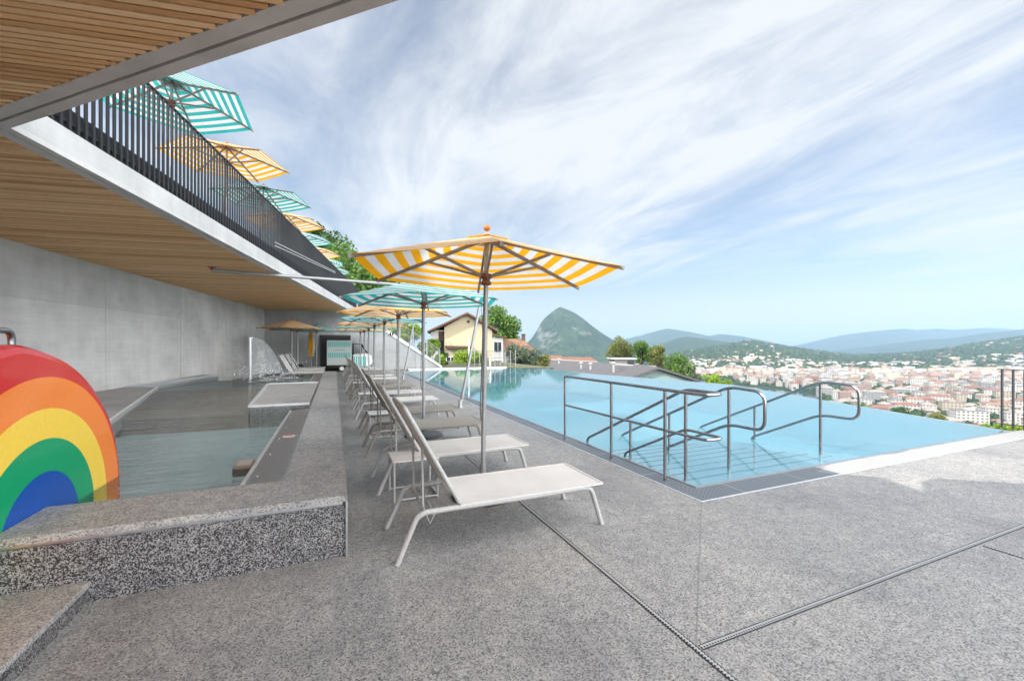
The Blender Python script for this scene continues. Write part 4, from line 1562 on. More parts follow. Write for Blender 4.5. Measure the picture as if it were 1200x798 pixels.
def shrub(name, label, base, rx, h, leaf, nleaf, lsize, seed, group=None, cat='shrub', ry=None):
    g = np.random.default_rng(seed)
    t = thing(name, label, cat, base, -YAW, group)
    ry = ry or rx * .7
    cl = []
    for i in range(16):
        a = g.uniform(0, 6.28)
        q = g.uniform(0, 1) ** .5
        zz = g.uniform(0.15, 0.8)
        k = math.sqrt(max(.1, 1 - (zz - .3) ** 2 * 1.5))
        cl.append((rx * q * .8 * math.cos(a) * k, ry * q * .8 * math.sin(a) * k, zz * h, min(rx, h) * g.uniform(.22, .36)))
    v, f = leaf_cloud(nleaf, cl, lsize, seed + 1)
    np_mesh('foliage', v, f, M[leaf], parent=t)
    b = MB()
    for c in cl[:10]:
        b.tube([(c[0] * .2, c[1] * .2, -0.4), (c[0] * .7, c[1] * .7, c[2] * .6), (c[0], c[1], c[2])], [.03, .02, .01], 5)
    b.build('stems', M['bark'], t)
    return t


def stand(px, ybase, D):
    return far(px, D, zat(ybase, D))


# big tree behind the yellow house, hillside trees beyond the terrace
tree('broadleaf_tree', 'tall dark green tree rising behind the cream house', 'tree', stand(583, 425, 78), 4.3, 8.6, 1.4, 'leaf_mid', 7500, 0.28, 3, clumps=30)
tree('broadleaf_tree', 'large green tree rising beyond the dark terrace railing', 'tree', far(402, 48, 2.0), 4.2, 9.4, 1.5, 'leaf_mid', 7000, 0.3, 8, clumps=34)
tree('broadleaf_tree', 'green tree lower down the slope at the end of the dark railing', 'tree', far(432, 46, 0.5), 4.0, 8.4, 1.0, 'leaf_mid', 5000, 0.28, 9, clumps=26)
tree('broadleaf_tree', 'rounded green tree left of the others behind the far terrace parasols', 'tree', far(372, 55, 4.0), 4.0, 13.0, 1.0, 'leaf_dark', 5000, 0.3, 10, clumps=26)
shrub('lime_shrub', 'bright lime shrub along the wire mesh fence', stand(503, 432, 31), 1.3, 2.4, 'leaf_lime', 2600, 0.13, 21)
shrub('lime_shrub', 'tall lime foliage at the top of the mesh fence', stand(476, 418, 32), 1.4, 2.9, 'leaf_lime', 2400, 0.13, 22)
shrub('lime_shrub', 'rounded lime bush in front of the cream house', stand(551, 434, 36), 1.6, 1.75, 'leaf_lime', 3000, 0.12, 23)
shrub('oleander', 'grey green flowering bush right of the cream house', stand(612, 434, 38), 2.2, 2.4, 'leaf_grey', 3800, 0.12, 24)
shrub('oleander', 'low grey bush with reddish leaves at the end of the far coping', stand(634, 430, 42), 1.2, 1.2, 'leaf_olive', 1500, 0.11, 25)
shrub('climbing_plant', 'dark green creeper between the mesh fence and the house', stand(519, 434, 33), 0.5, 2.0, 'leaf_dark', 900, 0.12, 26)
tree('broadleaf_tree', 'olive tree behind the dark roof, leftmost of its row', 'tree', stand(724, 421, 95), 3.51, 4.32, 0.3, 'leaf_olive', 4200, 0.2, 31, 'trees behind the grey roofs', 16)
tree('broadleaf_tree', 'green tree right of the small upper roof', 'tree', stand(752, 432, 88), 2.7, 4.86, 0.4, 'leaf_mid', 4600, 0.2, 32, 'trees behind the grey roofs', 16)
tree('broadleaf_tree', 'thin light tree between two rounder trees behind the gable', 'tree', stand(772, 436, 80), 1.89, 5.13, 0.4, 'leaf_olive', 3000, 0.18, 33, 'trees behind the grey roofs', 14)
tree('broadleaf_tree', 'dark round tree with pale blossom right behind the gable', 'tree', stand(795, 447, 72), 2.56, 4.05, 0.3, 'leaf_mid', 4200, 0.18, 34, 'trees behind the grey roofs', 16)
tree('broadleaf_tree', 'grey olive bush at the right foot of the gable', 'tree', stand(808, 449, 70), 1.49, 2.7, 0.1, 'leaf_grey', 2200, 0.16, 35, 'trees behind the grey roofs', 12)
shrub('yellow_shrub', 'round yellow green bush standing above the pool edge', stand(838, 455, 46), 1.75, 1.7, 'leaf_lime', 2600, 0.11, 36)
for k, (px, yb, D, r, h, lf, lab) in enumerate([
        (1054, 494, 150, 3.7, 4.2, 'leaf_dark', 'wide dark tree just above the pool edge in front of the red roofs'),
        (1099, 497, 110, 1.9, 2.2, 'leaf_olive', 'small orange green tree above the pool edge'),
        (931, 474, 240, 2.8, 4.2, 'leaf_dark', 'dark tree above the pool edge near the lake shore'),
        (962, 476, 230, 3.2, 3.6, 'leaf_dark', 'low dark tree above the pool edge right of the alone handrail'),
        (1010, 482, 215, 3.0, 3.6, 'leaf_mid', 'green tree above the pool edge below the pale apartment blocks'),
        (993, 480, 220, 2.6, 3.0, 'leaf_dark', 'dark bush above the pool edge left of a green tree')]):
    tree('broadleaf_tree', lab, 'tree', stand(px, yb, D), r, h, 0.6, lf, 1600, max(.2, r * .085), 50 + k, None, 16)
for k, (px, yb, D) in enumerate([(1160, 509, 17), (1178, 510, 16), (1190, 511, 15.5), (1204, 512, 15), (1222, 513, 14.5)]):
    shrub('slope_shrub', 'bright green shrubs on the slope below the black bar railing', stand(px, yb, D), 0.5, 0.42, 'leaf_lime', 900, 0.045, 70 + k, 'shrubs below the black railing')

# ------------------------------------------------------------------ houses just below the pool
def wallmat(name, c): return simple(name, c, 0.85, var=0.1, vscale=0.8, bump=0.1)
M['stucco_cream'] = wallmat('cream_stucco', (0.50, 0.42, 0.28))
M['stucco_white'] = wallmat('white_stucco', (0.70, 0.68, 0.64))
M['stucco_grey'] = wallmat('grey_green_stucco', (0.24, 0.32, 0.30))
M['stone_grey'] = wallmat('grey_render', (0.33, 0.32, 0.31))
def rooftile(name, c1, c2):
    m, nt, out = new_mat(name)
    b = bsdf(nt, out, 0.85, 0, 0.2)
    w = N(nt, 'ShaderNodeTexWave', i_Scale=1.6, i_Distortion=1.5, i_Detail=2.0)
    L(nt, coords(nt, (1, 1, 1), obj=True), w, 'Vector')
    n = N(nt, 'ShaderNodeTexNoise', i_Scale=2.2, i_Detail=6.0)
    L(nt, coords(nt, (1, 1, 1), obj=True), n, 'Vector')
    r = ramp(nt, [(0.3, c1), (0.7, c2)])
    L(nt, n, r, 'Fac')
    r2 = ramp(nt, [(0.0, (0.75,) * 3), (0.6, (1.05,) * 3)])
    L(nt, w, r2, 'Fac')
    nt.links.new(mixc(nt, 1, r.outputs[0], r2.outputs[0], 'MULTIPLY'), b.inputs['Base Color'])
    return m
M['tile_red'] = rooftile('terracotta_tiles', (0.15, 0.08, 0.06), (0.26, 0.145, 0.105))
M['tile_brown'] = rooftile('brown_tiles', (0.16, 0.09, 0.06), (0.29, 0.17, 0.11))
M['roof_grey'] = simple('grey_flat_roof', (0.095, 0.092, 0.098), 0.9, var=0.2, vscale=0.8)
M['dark_wood'] = simple('dark_brown_wood', (0.09, 0.055, 0.035), 0.7)

# local frame for far buildings: x to the camera's right, y away, at bearing px
def placed(name, label, cat, px, D, z, twist=0.0):
    return thing(name, label, cat, far(px, D, z), -YAW + R(twist))

DH = 60.0
sc_ = DH / F
hs = placed('cream_house', 'cream gabled house with brown tiled roof beyond the pool end', 'house', 548, DH, zat(440, DH), 4)
hb = MB()
wallprism(hb, [(-3.3, -2), (3.5, -2), (3.5, 6.7), (0.0, 8.75), (-3.3, 6.9)], 0, 9)
hb.build('wall', M['stucco_cream'], hs)
rb = MB()
for (x0, z0), (x1, z1) in (((0.0, 9.02), (4.3, 6.5)), ((0.0, 9.02), (-5.6, 6.35))):
    nx_, nz_ = (z0 - z1), abs(x1 - x0)
    wallprism(rb, [(x0, z0), (x1, z1), (x1, z1 - .22), (x0, z0 - .24)], -0.75, 9.6)
ro = rb.build('roof', M['tile_red'], hs)
eb = MB()
for (x0, z0), (x1, z1) in (((0.0, 8.76), (4.28, 6.25)), ((0.0, 8.76), (-5.58, 6.1))):
    wallprism(eb, [(x0, z0), (x1, z1), (x1, z1 - .12), (x0, z0 - .12)], -0.6, 9.4)
eb.build('eaves_boards', M['dark_wood'], ro)
lw_ = MB(); lw_.box2((-5.3, 0.8, -2), (-3.302, 8.5, 6.5)); lw_.build('white_wing', M['stucco_white'], hs)
db_ = MB(); db_.box2((-4.2, 0.74, 1.6), (-3.31, 0.795, 6.3)); lg_ = db_.build('loggia', M['dark_wood'], hs)
MB().box2((-4.0, 0.70, 3.0), (-3.5, 0.736, 5.0)).build('pane', M['dark_glass'], lg_)
vt_ = MB(); vt_.tube([(0.1, -0.03, 7.7), (0.1, -0.001, 7.7)], 0.22, 14); vt_.build('round_vent', M['dark_wood'], hs)
aw = MB(); wallprism(aw, [(-3.1, 3.9), (0.6, 3.9), (0.6, 4.2), (-3.1, 4.25)], -1.3, -0.01); aw.build('awning', M['dark_wood'], hs)
for x in (-2.4, -0.9):
    fw_ = MB()
    fw_.box2((x - .62, -0.06, 0.9), (x + .62, -0.004, 2.7))
    f0 = fw_.build('window', M['white_paint'], hs)
    pn = MB()
    for sx in (-.3, .3): pn.box2((x + sx - .25, -0.075, 1.0), (x + sx + .25, -0.0605, 2.6))
    pn.build('pane', M['dark_glass'], f0)
by = MB(); by.box2((3.502, 0.6, -2), (5.1, 4, 5.4)); by.build('bay', M['stucco_white'], hs)
for z0, z1 in ((3.2, 4.9), (0.4, 2.2)):
    fw_ = MB(); fw_.box2((3.7, 0.55, z0), (4.95, 0.597, z1)); f0 = fw_.build('window', M['white_paint'], hs)
    pn = MB(); pn.box2((3.8, 0.53, z0 + .12), (4.32, 0.548, z1 - .12)); pn.box2((4.38, 0.53, z0 + .12), (4.87, 0.548, z1 - .12)); pn.build('pane', M['dark_glass'], f0)
by2 = MB(); wallprism(by2, [(3.4, 5.9), (5.6, 5.5), (5.6, 5.38), (3.4, 5.75)], 0.1, 4.2); by2.build('bay_roof', M['tile_brown'], hs)

h2 = placed('brown_roofed_house', 'low house with brown tiled roof and chimney right of the cream house', 'house', 600, 62, zat(440, 62), -6)
b = MB(); b.box2((-3.2, 0, -2), (2.6, 6, 3.9)); b.build('wall', M['stone_grey'], h2)
b = MB()
b.add([(-3.6, -0.5, 3.7), (3.2, -0.5, 3.7), (3.2, 6.5, 3.7), (-3.6, 6.5, 3.7), (-1.9, 3, 5.45), (1.3, 3, 5.45)], [(0, 1, 5, 4), (1, 2, 5), (2, 3, 4, 5), (3, 0, 4), (3, 2, 1, 0)])
rr2 = b.build('roof', M['tile_brown'], h2)
b = MB(); b.box2((1.2, 2.5, 5.0), (1.75, 3.1, 6.1)); b.box2((1.12, 2.42, 6.1), (1.83, 3.18, 6.2)); b.build('chimney', M['dark_wood'], rr2)
b = MB(); b.box2((-2.4, -0.05, 1.4), (-1.4, -0.002, 2.9)); b.box2((0.6, -0.05, 1.4), (1.6, -0.002, 2.9)); b.build('window', M['dark_glass'], h2)

for px, D, yb, w_, lab in ((648, 75, 424, 2.6, 'small terracotta roofed house peeking out left of the grey flat roof'), (676, 105, 424, 5.0, 'low terracotta roofed house behind the grey flat roof')):
    t = placed('red_roofed_house', lab, 'house', px, D, zat(yb, D) - 1.2)
    b = MB(); b.box2((-w_, 0, -3), (w_, 5, 1.2)); b.build('wall', M['stucco_white'], t)
    b = MB()
    b.add([(-w_ - .4, -.4, 1.2), (w_ + .4, -.4, 1.2), (w_ + .4, 5.4, 1.2), (-w_ - .4, 5.4, 1.2), (-w_ + 1, 2.5, 2.3), (w_ - 1, 2.5, 2.3)], [(0, 1, 5, 4), (1, 2, 5), (2, 3, 4, 5), (3, 0, 4), (3, 2, 1, 0)])
    b.build('roof', M['tile_red'], t)

# grey-roofed long building with vents
gb = thing('grey_roofed_building', 'long building with grey low pitched roof and vent pipes below the infinity edge', 'building', far(690, 50, zat(435, 50)), 0)
A0, A1, A2, A3 = far(608, 40, zat(437, 40)), far(640, 62, zat(421.5, 62)), far(700, 62, zat(424.5, 62)), far(762, 36, zat(444, 36))
def loc_(p): return p - gb.location
b = MB()
top = [loc_(p) for p in (A0, A3, far(768, 44, zat(430.5, 44)), A2, A1)]
b.add(top + [p - Vector((0, 0, 0.35)) for p in top], [(0, 1, 2, 3, 4), (5, 6, 1, 0), (6, 7, 2, 1), (7, 8, 3, 2), (8, 9, 4, 3), (9, 5, 0, 4), (9, 8, 7, 6, 5)])
gr_ = b.build('roof', M['roof_grey'], gb)
b = MB()
q_ = [p * 0.97 - Vector((0, 0, 0.36)) for p in top]
b.add(q_ + [p - Vector((0, 0, 5)) for p in q_], [(5, 6, 1, 0), (6, 7, 2, 1), (7, 8, 3, 2), (8, 9, 4, 3), (9, 5, 0, 4)])
b.build('wall', M['stone_grey'], gb)
b = MB()
for p, q2 in ((A1, A2), (far(718, 49, zat(427.5, 49)), far(768, 44, zat(430.3, 44)))):
    b.beam(loc_(p) + Vector((0, 0, .08)), loc_(q2) + Vector((0, 0, .08)), 0.25, 0.12)
b.build('roof_flashing', M['lw_frame'], gr_)
for px, yb, D, h_ in ((655, 429, 54, .8), (634, 432, 47, .9), (636.5, 431, 48, .8), (681, 436, 46, .9), (692, 437, 45, .9), (719, 438, 42, 1.0), (747, 437.5, 43, .8), (632, 433, 46, .6)):
    t = far(px, D, zat(yb, D))
    v = MB(); v.tube([(0, 0, -0.5), (0, 0, h_)], 0.10, 10)
    if h_ > .75: v.lathe((0, 0, h_), [(0.1, 0), (0.22, 0.02), (0.22, 0.14), (0.08, 0.2)], 12)
    o = v.build('vent_pipe', M['lw_frame'], gr_)
    o.location = loc_(t)
pb = thing('roof_penthouse', 'small flat topped roof block on the grey roofed building', 'building', far(732, 60, zat(426, 60)), -YAW)
MB().box((0.0, 1.5, 0.1), (3.0, 3.0, 1.0)).build('wall', M['stone_grey'], pb)
b = MB(); b.box((-0.15, 1.4, 0.68), (3.6, 3.6, 0.14)); b.build('roof', M['steel_white'], pb)
b = MB(); b.box((0.9, -0.02, 0.1), (1.0, 0.03, 0.7)); b.build('window', M['dark_glass'], pb)
gbl = thing('gabled_building', 'grey green gabled building end right of the grey roof', 'building', far(769, 37, zat(450, 37)), -YAW)
b = MB(); wallprism(b, [(-2.3, -4), (3.1, -4), (3.1, 0.35), (0.1, 1.25), (-2.3, 0.45)], 0, 5); b.build('wall', M['stucco_grey'], gbl)
b = MB()
for (x0, z0), (x1, z1) in (((0.1, 1.50), (3.7, 0.36)), ((0.1, 1.50), (-2.7, 0.50))):
    wallprism(b, [(x0, z0), (x1, z1), (x1, z1 - .16), (x0, z0 - .18)], -0.35, 6)
b.build('roof', M['roof_grey'], gbl)

# white posts and bar fence at the far pool end
for px, yb, h_, lab in ((549.5, 431, 1.9, 'slim white post at the far pool end left of the first parasol pole'), (574.5, 431, 0.75, 'short white post at the far pool end right of the first parasol pole')):
    D = 26.2
    t = thing('white_post', lab, 'post', far(px, D, 0.05))
    MB().tube([(0, 0, 0), (0, 0, h_)], 0.045, 10).build('shaft', M['white_paint'], t)
    MB().lathe((0, 0, 0), [(0.1, 0), (0.1, 0.02), (0.05, 0.03)], 12).build('foot', M['steel_white'], t)
dfence = thing('dark_fence', 'thin dark wire fence in front of the cream house', 'fence', far(570, 30, 0.0))
b = MB(); c = MB()
for k in range(9):
    p = far(556 + k * 6, 30, 0.5) - dfence.location
    MB().box(p, (0.04, 0.04, 1.3)).build('post', M['alu'], dfence)
for z in (0.1, 0.6, 1.1):
    c.beam(far(556, 30, z) - dfence.location, far(604, 30, z) - dfence.location, 0.015, 0.02)
for k in range(48):
    p = far(556 + k, 30, 0.55) - dfence.location
    c.box(p, (0.008, 0.008, 1.1))
c.build('wire_panel', M['base_plate'], dfence)

# ------------------------------------------------------------------ the town
TW = [simple('town_wall_white', (0.44, 0.42, 0.39), 0.9, var=0.06, vscale=.1), simple('town_wall_cream', (0.37, 0.315, 0.24), 0.9, var=0.06, vscale=.1),
      simple('town_wall_pink', (0.28, 0.185, 0.155), 0.9, var=0.06, vscale=.1), simple('town_wall_grey', (0.24, 0.24, 0.24), 0.9, var=0.06, vscale=.1)]
TR = [simple('town_roof_red', (0.20, 0.095, 0.07), 0.9, var=0.2, vscale=.15), simple('town_roof_rust', (0.24, 0.14, 0.105), 0.9, var=0.2, vscale=.15),
      simple('town_roof_pale', (0.26, 0.235, 0.215), 0.9, var=0.15, vscale=.15), simple('town_roof_grey', (0.15, 0.15, 0.155), 0.9, var=0.15, vscale=.15)]
TG = simple('town_window', (0.10, 0.11, 0.13), 0.3)


def house_geo(w_, d_, h_, flat, storeys, nw, nd):
    b = MB()
    b.box2((-w_ / 2, -d_ / 2, -4), (w_ / 2, d_ / 2, h_), 0)
    if flat:
        b.box2((-w_ / 2 - .2, -d_ / 2 - .2, h_), (w_ / 2 + .2, d_ / 2 + .2, h_ + .5), 1)
        b.box2((-w_ * .15, -d_ * .2, h_ + .5), (w_ * .15, d_ * .2, h_ + 2.4), 0)
    else:
        o = .5
        r = min(w_, d_) * 0.42
        rh = min(w_, d_) * 0.24
        if w_ >= d_:
            rg = [(-w_ / 2 + r, 0, h_ + rh), (w_ / 2 - r, 0, h_ + rh)]
        else:
            rg = [(0, -d_ / 2 + r, h_ + rh), (0, d_ / 2 - r, h_ + rh)]
        e = [(-w_ / 2 - o, -d_ / 2 - o, h_), (w_ / 2 + o, -d_ / 2 - o, h_), (w_ / 2 + o, d_ / 2 + o, h_), (-w_ / 2 - o, d_ / 2 + o, h_)]
        if w_ >= d_:
            b.add(e + rg, [(0, 1, 5, 4), (1, 2, 5), (2, 3, 4, 5), (3, 0, 4), (3, 2, 1, 0)], 1)
        else:
            b.add(e + rg, [(0, 1, 4), (1, 2, 5, 4), (2, 3, 5), (3, 0, 4, 5), (3, 2, 1, 0)], 1)
        b.box2((w_ * .1, -.6, h_ + rh * .5), (w_ * .1 + 1.0, .4, h_ + rh + 1.2), 0)
    sh = h_ / storeys
    for s in range(storeys):
        z0, z1 = s * sh + sh * .32, s * sh + sh * .80
        for k in range(nw):
            x = -w_ / 2 + (k + .5) * w_ / nw
            for y in (-d_ / 2 - .03, d_ / 2 + .03):
                b.box((x, y, (z0 + z1) / 2), (w_ / nw * .45, .05, z1 - z0), 2)
        for k in range(nd):
            y = -d_ / 2 + (k + .5) * d_ / nd
            for x in (-w_ / 2 - .03, w_ / 2 + .03):
                b.box((x, y, (z0 + z1) / 2), (.05, d_ / nd * .45, z1 - z0), 2)
    return b


protos = []
for k in range(22):
    flat = k % 4 == 3
    st_ = rnd.choice([2, 3, 3, 4, 4]) if not flat else rnd.choice([4, 5, 5, 6])
    w_, d_ = rnd.uniform(12, 27), rnd.uniform(10, 14)
    b = house_geo(w_, d_, st_ * 3.1, flat, st_, max(2, int(w_ / 3.3)), max(2, int(d_ / 3.3)))
    me = bpy.data.meshes.new('town_house')
    me.from_pydata(b.v, [], b.f)
    me.materials.append(rnd.choice([TW[0], TW[0], TW[0], TW[1], TW[2], TW[3]]))
    me.materials.append(rnd.choice(TR[2:]) if flat else rnd.choice([TR[0], TR[1], TR[2], TR[2], TR[3]]))
    me.materials.append(TG)
    me.polygons.foreach_set('material_index', b.m)
    me.update()
    protos.append((me, w_, d_, flat))

LABT = 'small pale walled town building among the dense rooftops below the hills'
LABF = 'flat topped pale apartment block among the dense town rooftops'
LIM = prof([(930, 452), (960, 464), (1000, 476), (1100, 495), (1184, 507), (1260, 520)], np.arange(900, 1300))
placed_xy = []
cnt = 0
tries = 0
row_D = 425.0
while row_D < 1500 and cnt < 296:
    dD = 25 + 0.008 * row_D
    px = 860 + rnd.uniform(0, 10)
    while px < 1232 and cnt < 296:
        step = (rnd.uniform(26, 42)) / row_D * F
        D = row_D + rnd.uniform(-5, 5)
        sh = float(prof(SHORE, px))
        yy = HOR + (EYE + 80) / D * F
        lim = float(prof([(860, 446), (930, 452), (960, 464), (1000, 476), (1100, 495), (1184, 507), (1260, 520)], px))
        if D > sh * 1.02 + 6 and yy < lim + 12 and rnd.random() < 0.93:
            me, w_, d_, flat = rnd.choice(protos)
            if D < 620 and flat and rnd.random() < .7:
                me, w_, d_, flat = rnd.choice([q for q in protos if not q[3]])
            z = float(terrain(px, D))
            o = bpy.data.objects.new('apartment_block' if flat else 'town_house', me)
            COL.objects.link(o)
            o.location = far(px, D, z)
            o.rotation_euler = (0, 0, -YAW + R(rnd.choice([-28, 62]) + rnd.uniform(-9, 9)))
            tag(o, LABF if flat else LABT, 'apartment block' if flat else 'house', 'apartment blocks of the town' if flat else 'houses of the town')
            cnt += 1
        px += step
    row_D += dD

# everything farther: one mass of rooftops, one mass of tree tops
cv_v, cv_f, cv_m = [], [], []
base_box = np.array([(-.5, -.5, -.4), (.5, -.5, -.4), (.5, .5, -.4), (-.5, .5, -.4), (-.5, -.5, 1), (.5, -.5, 1), (.5, .5, 1), (-.5, .5, 1), (-.28, 0, 1.32), (.28, 0, 1.32)])
bf_ = np.array([(0, 1, 5, 4), (1, 2, 6, 5), (2, 3, 7, 6), (3, 0, 4, 7), (4, 5, 9, 8), (6, 7, 8, 9), (5, 6, 9, 9), (7, 4, 8, 8)])
n0 = 0
startD = row_D
for k in range(9000):
    px = rnd.uniform(735, 1290)
    D = startD * (3000 / startD) ** rnd.random() if rnd.random() < .75 else rnd.uniform(1000, 1700)
    if px < 960 and D < startD: continue
    if D < float(prof(SHORE, px)) * 1.03: continue
    dens = (1 - sstep(1250, 2100, D)) * 0.45 + 0.22
    cl_ = float(fbm(np.array([px / 24.0]), np.array([D / 170.0]), 3, 77)[0])
    if D > 1300: dens *= 1.0 if cl_ > .5 else .22
    if D > 1500 and cl_ > .45: dens = max(dens, .42)
    if px > 1110 and D > 1800 and cl_ > .38: dens = max(dens, .6)
    if rnd.random() > dens: continue
    z = float(terrain(px, D))
    sx, sy = rnd.uniform(11, 30), rnd.uniform(9, 15)
    hh = rnd.choice([6, 8, 9, 12, 12, 15, 18, 21]) * (1 if D < 1700 else .7)
    a = -YAW + R(rnd.choice([-28, 62]) + rnd.uniform(-16, 16))
    v = base_box * np.array([sx, sy, hh])
    if hh > 14: v[8:, 2] = v[4, 2] + .4
    else: v[8:, 2] = hh + 3
    ca, sa = math.cos(a), math.sin(a)
    p = far(px, D, z)
    vv = np.stack([v[:, 0] * ca - v[:, 1] * sa + p.x, v[:, 0] * sa + v[:, 1] * ca + p.y, v[:, 2] + p.z], 1)
    cv_v.append(vv); cv_f.append(bf_ + n0); n0 += 10
    wm = rnd.choice([0, 0, 1, 1, 2, 3]); rm = 4 + (rnd.choice([2, 3]) if hh > 14 else rnd.choice([0, 1, 1, 2]))
    cv_m += [wm] * 4 + [rm] * 4
    # window bands on the long faces
nb = len(cv_v)
if nb:
    F4 = np.concatenate(cv_f)
    # degenerate roof ends become proper thin quads
    me_v = np.concatenate(cv_v)
    # split gable triangles: move the doubled corner a little so that each face stays a quad
    extra = []
    for i in range(len(F4)):
        if F4[i, 2] == F4[i, 3]:
            extra.append((me_v[F4[i, 2]] * .5 + me_v[F4[i, 0]] * .5))
            F4[i, 3] = len(me_v) + len(extra) - 1
    me_v = np.concatenate([me_v, np.array(extra)])
    tag(np_mesh('town_rooftops', me_v, F4, TW + TR, np.array(cv_m)), 'dense mass of pale houses and roofs spreading over the far hills', 'town', kind='stuff')

# far tree tops
ico = []
for th in (0.35, 0.95, 1.6):
    for j in range(6):
        a = j * math.pi / 3 + th
        ico.append((math.sin(th) * math.cos(a), math.sin(th) * math.sin(a), math.cos(th)))
ico = np.array(ico)
icf = np.array([(i * 6 + j, i * 6 + (j + 1) % 6, (i + 1) * 6 + (j + 1) % 6, (i + 1) * 6 + j) for i in range(2) for j in range(6)] + [(0, 1, 2, 3), (0, 3, 4, 5)])
tv, tf, n0 = [], [], 0
for k in range(19000):
    px = rnd.uniform(735, 1300)
    u = rnd.random()
    D = rnd.uniform(430, 1300) if u < .4 else rnd.uniform(1200, 2750)
    if D < float(prof(SHORE, px)) * 1.02: continue
    yy = HOR + (EYE + 85) / D * F
    r = rnd.uniform(2.5, 5.5) if D < 1300 else rnd.uniform(6, 13)
    if D < 1300 and float(fbm(np.array([px / 18.0]), np.array([D / 90.0]), 3, 7)[0]) < .36: continue
    p = far(px, D, float(terrain(px, D)))
    q = ico * (1 + .35 * (rng.random((18, 1)) - .5)) * np.array([r, r, r * rnd.uniform(.8, 1.2)])
    tv.append(q + np.array([p.x, p.y, p.z + r * .55])); tf.append(icf + n0); n0 += 18
M['far_wood'] = leafmat('far_tree_tops', (0.022, 0.05, 0.016), (0.045, 0.09, 0.028), (0.09, 0.14, 0.045), 0.02)
tag(np_mesh('distant_woods', np.concatenate(tv), np.concatenate(tf), M['far_wood'], smooth=True), 'masses of dark green trees between the far houses', 'woods', kind='stuff')

# ------------------------------------------------------------------ light
SUN_TO = Vector((-1.46, -0.1, 1.0)).normalized()
sun = bpy.data.lights.new('sun', 'SUN')
sun.energy = 3.4
sun.angle = R(0.5)
sun.color = (1.0, 0.94, 0.85)
so_ = bpy.data.objects.new('sun', sun)
COL.objects.link(so_)
so_.rotation_euler = SUN_TO.to_track_quat('Z', 'Y').to_euler()
so_.location = (-50, 0, 80)
elev = math.asin(SUN_TO.z)
azim = math.atan2(SUN_TO.x, SUN_TO.y)

wd = bpy.data.worlds.new('World')
scene.world = wd
wd.use_nodes = True
nt = wd.node_tree
nt.nodes.clear()
out = nt.nodes.new('ShaderNodeOutputWorld')
bg = nt.nodes.new('ShaderNodeBackground')
bg.inputs['Strength'].default_value = 0.07
L(nt, bg, out, 'Surface')
sky = N(nt, 'ShaderNodeTexSky', sky_type='NISHITA', sun_disc=False, sun_elevation=elev, sun_rotation=azim, altitude=400.0, air_density=1.0, dust_density=1.5, ozone_density=1.5)
tc = N(nt, 'ShaderNodeTexCoord')
sx = N(nt, 'ShaderNodeSeparateXYZ')
nt.links.new(tc.outputs['Generated'], sx.inputs[0])
def mth(op, a, b=None, c=None):
    n = N(nt, 'ShaderNodeMath', operation=op)
    for i, s_ in enumerate((a, b, c)):
        if s_ is None: continue
        if isinstance(s_, (int, float)): n.inputs[i].default_value = s_
        else: nt.links.new(s_, n.inputs[i])
    return n.outputs[0]
zc_ = mth('ADD', mth('MAXIMUM', sx.outputs[2], 0.0), 0.11)
u = mth('DIVIDE', sx.outputs[0], zc_)
v = mth('DIVIDE', sx.outputs[1], zc_)
cmb = N(nt, 'ShaderNodeCombineXYZ')
nt.links.new(u, cmb.inputs[0]); nt.links.new(v, cmb.inputs[1])
def cloud(scale, rot, loc, det, rough, dist=0.0):
    mp = N(nt, 'ShaderNodeMapping')
    mp.inputs['Scale'].default_value = scale
    mp.inputs['Rotation'].default_value = (0, 0, rot)
    mp.inputs['Location'].default_value = loc
    L(nt, cmb, mp, 'Vector')
    n = N(nt, 'ShaderNodeTexNoise', i_Scale=1.0, i_Detail=det, i_Roughness=rough, i_Distortion=dist)
    L(nt, mp, n, 'Vector')
    return n.outputs[0]
c1 = cloud((0.62, 0.30, 1), R(4), (4.2, 14.4, 0), 8, 0.55, 0.3)
c2 = cloud((2.1, 0.75, 1), R(-8), (7.3, 0.2, 0), 10, 0.62, 1.0)
c3 = cloud((0.8, 0.8, 1), 0, (1.3, 5.2, 2), 6, 0.6)
mixn = mth('ADD', mth('ADD', mth('MULTIPLY', c1, 0.55), mth('MULTIPLY', c2, 0.33)), mth('MULTIPLY', c3, 0.2))
cr = ramp(nt, [(0.445, (0, 0, 0)), (0.532, (0.42,) * 3), (0.628, (1.0,) * 3)])
nt.links.new(mixn, cr.inputs['Fac'])
fade = N(nt, 'ShaderNodeMapRange', interpolation_type='SMOOTHSTEP')
fade.inputs['From Min'].default_value = 0.0
fade.inputs['From Max'].default_value = 0.22
nt.links.new(sx.outputs[2], fade.inputs['Value'])
fac = mth('MULTIPLY', cr.outputs[0], fade.outputs[0])
hz_v = mth('MULTIPLY', mth('SUBTRACT', 1.0, fade.outputs[0]), 0.6)
veil = mth('ADD', mth('MAXIMUM', mth('MULTIPLY', fac, 0.85), hz_v), 0.05)
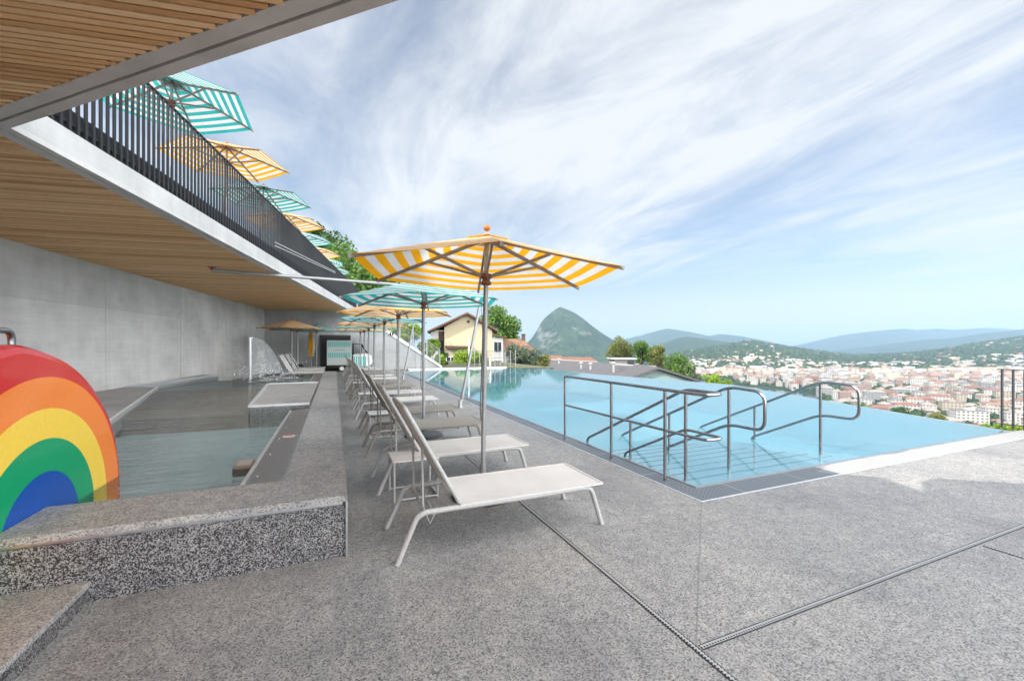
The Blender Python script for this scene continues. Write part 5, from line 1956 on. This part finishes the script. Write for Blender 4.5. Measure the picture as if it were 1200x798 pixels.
# unseen bright sky patch, added behind right to light the shaded deck and ceiling
sky_fill_dir = Vector((0.42, -0.82, 0.42)).normalized()
vd = N(nt, 'ShaderNodeVectorMath', operation='DOT_PRODUCT')
nt.links.new(tc.outputs['Generated'], vd.inputs[0])
vd.inputs[1].default_value = sky_fill_dir
sky_fill = N(nt, 'ShaderNodeMapRange', interpolation_type='SMOOTHSTEP')
sky_fill.inputs['From Min'].default_value = 0.42
sky_fill.inputs['From Max'].default_value = 0.80
nt.links.new(vd.outputs['Value'], sky_fill.inputs['Value'])
sky_fill_n = mth('MULTIPLY', sky_fill.outputs[0], mth('ADD', mth('MULTIPLY', c3, 0.7), 0.65))
veil2 = mth('MAXIMUM', veil, sky_fill.outputs[0])
ccol = mixc(nt, sky_fill_n, (5.95, 6.05, 6.2), (34.6, 34.6, 34.4))
skyc = mixc(nt, 1.0, sky.outputs[0], (0.91, 0.945, 0.97), 'MULTIPLY')
skyc = mixc(nt, fade.outputs[0], mixc(nt, 1.0, skyc, (0.98, 0.90, 0.86), 'MULTIPLY'), skyc)
col = mixc(nt, veil2, skyc, ccol)
nt.links.new(col, bg.inputs['Color'])

# the air over the lake
hz, hnt, hout = new_mat('lake_haze')
pv = N(hnt, 'ShaderNodeVolumePrincipled')
pv.inputs['Color'].default_value = (0.50, 0.73, 0.98, 1)
pv.inputs['Density'].default_value = 0.00011
pv.inputs['Anisotropy'].default_value = 0.2
L(hnt, pv, hout, 'Volume')
hb_ = MB()
hb_.box2((-11000, -4000, -97), (13500, 13500, 420))
HAZE = hb_.build('haze', hz)
tag(HAZE, 'thin pale blue haze over the lake and the far mountains', 'haze', kind='stuff')

# ------------------------------------------------------------------ camera and render
cam = bpy.data.cameras.new('camera')
cam.sensor_width = 36.0
cam.lens = F / 1200 * 36
cam.shift_y = (HOR - 399) / 1200
cam.clip_start = 0.05
cam.clip_end = 40000
co = bpy.data.objects.new('camera', cam)
COL.objects.link(co)
co.location = (0, 0, EYE)
co.rotation_euler = (R(90), 0, -YAW)
scene.camera = co
scene.render.engine = 'CYCLES'
scene.cycles.use_denoising = True
scene.cycles.max_bounces = 10
scene.cycles.diffuse_bounces = 6
scene.cycles.transparent_max_bounces = 24
scene.cycles.sample_clamp_indirect = 8
scene.view_settings.view_transform = 'Standard'
scene.view_settings.look = 'None'
scene.view_settings.exposure = 1.24
scene.view_settings.gamma = 1.0
scene.view_settings.use_curve_mapping = False
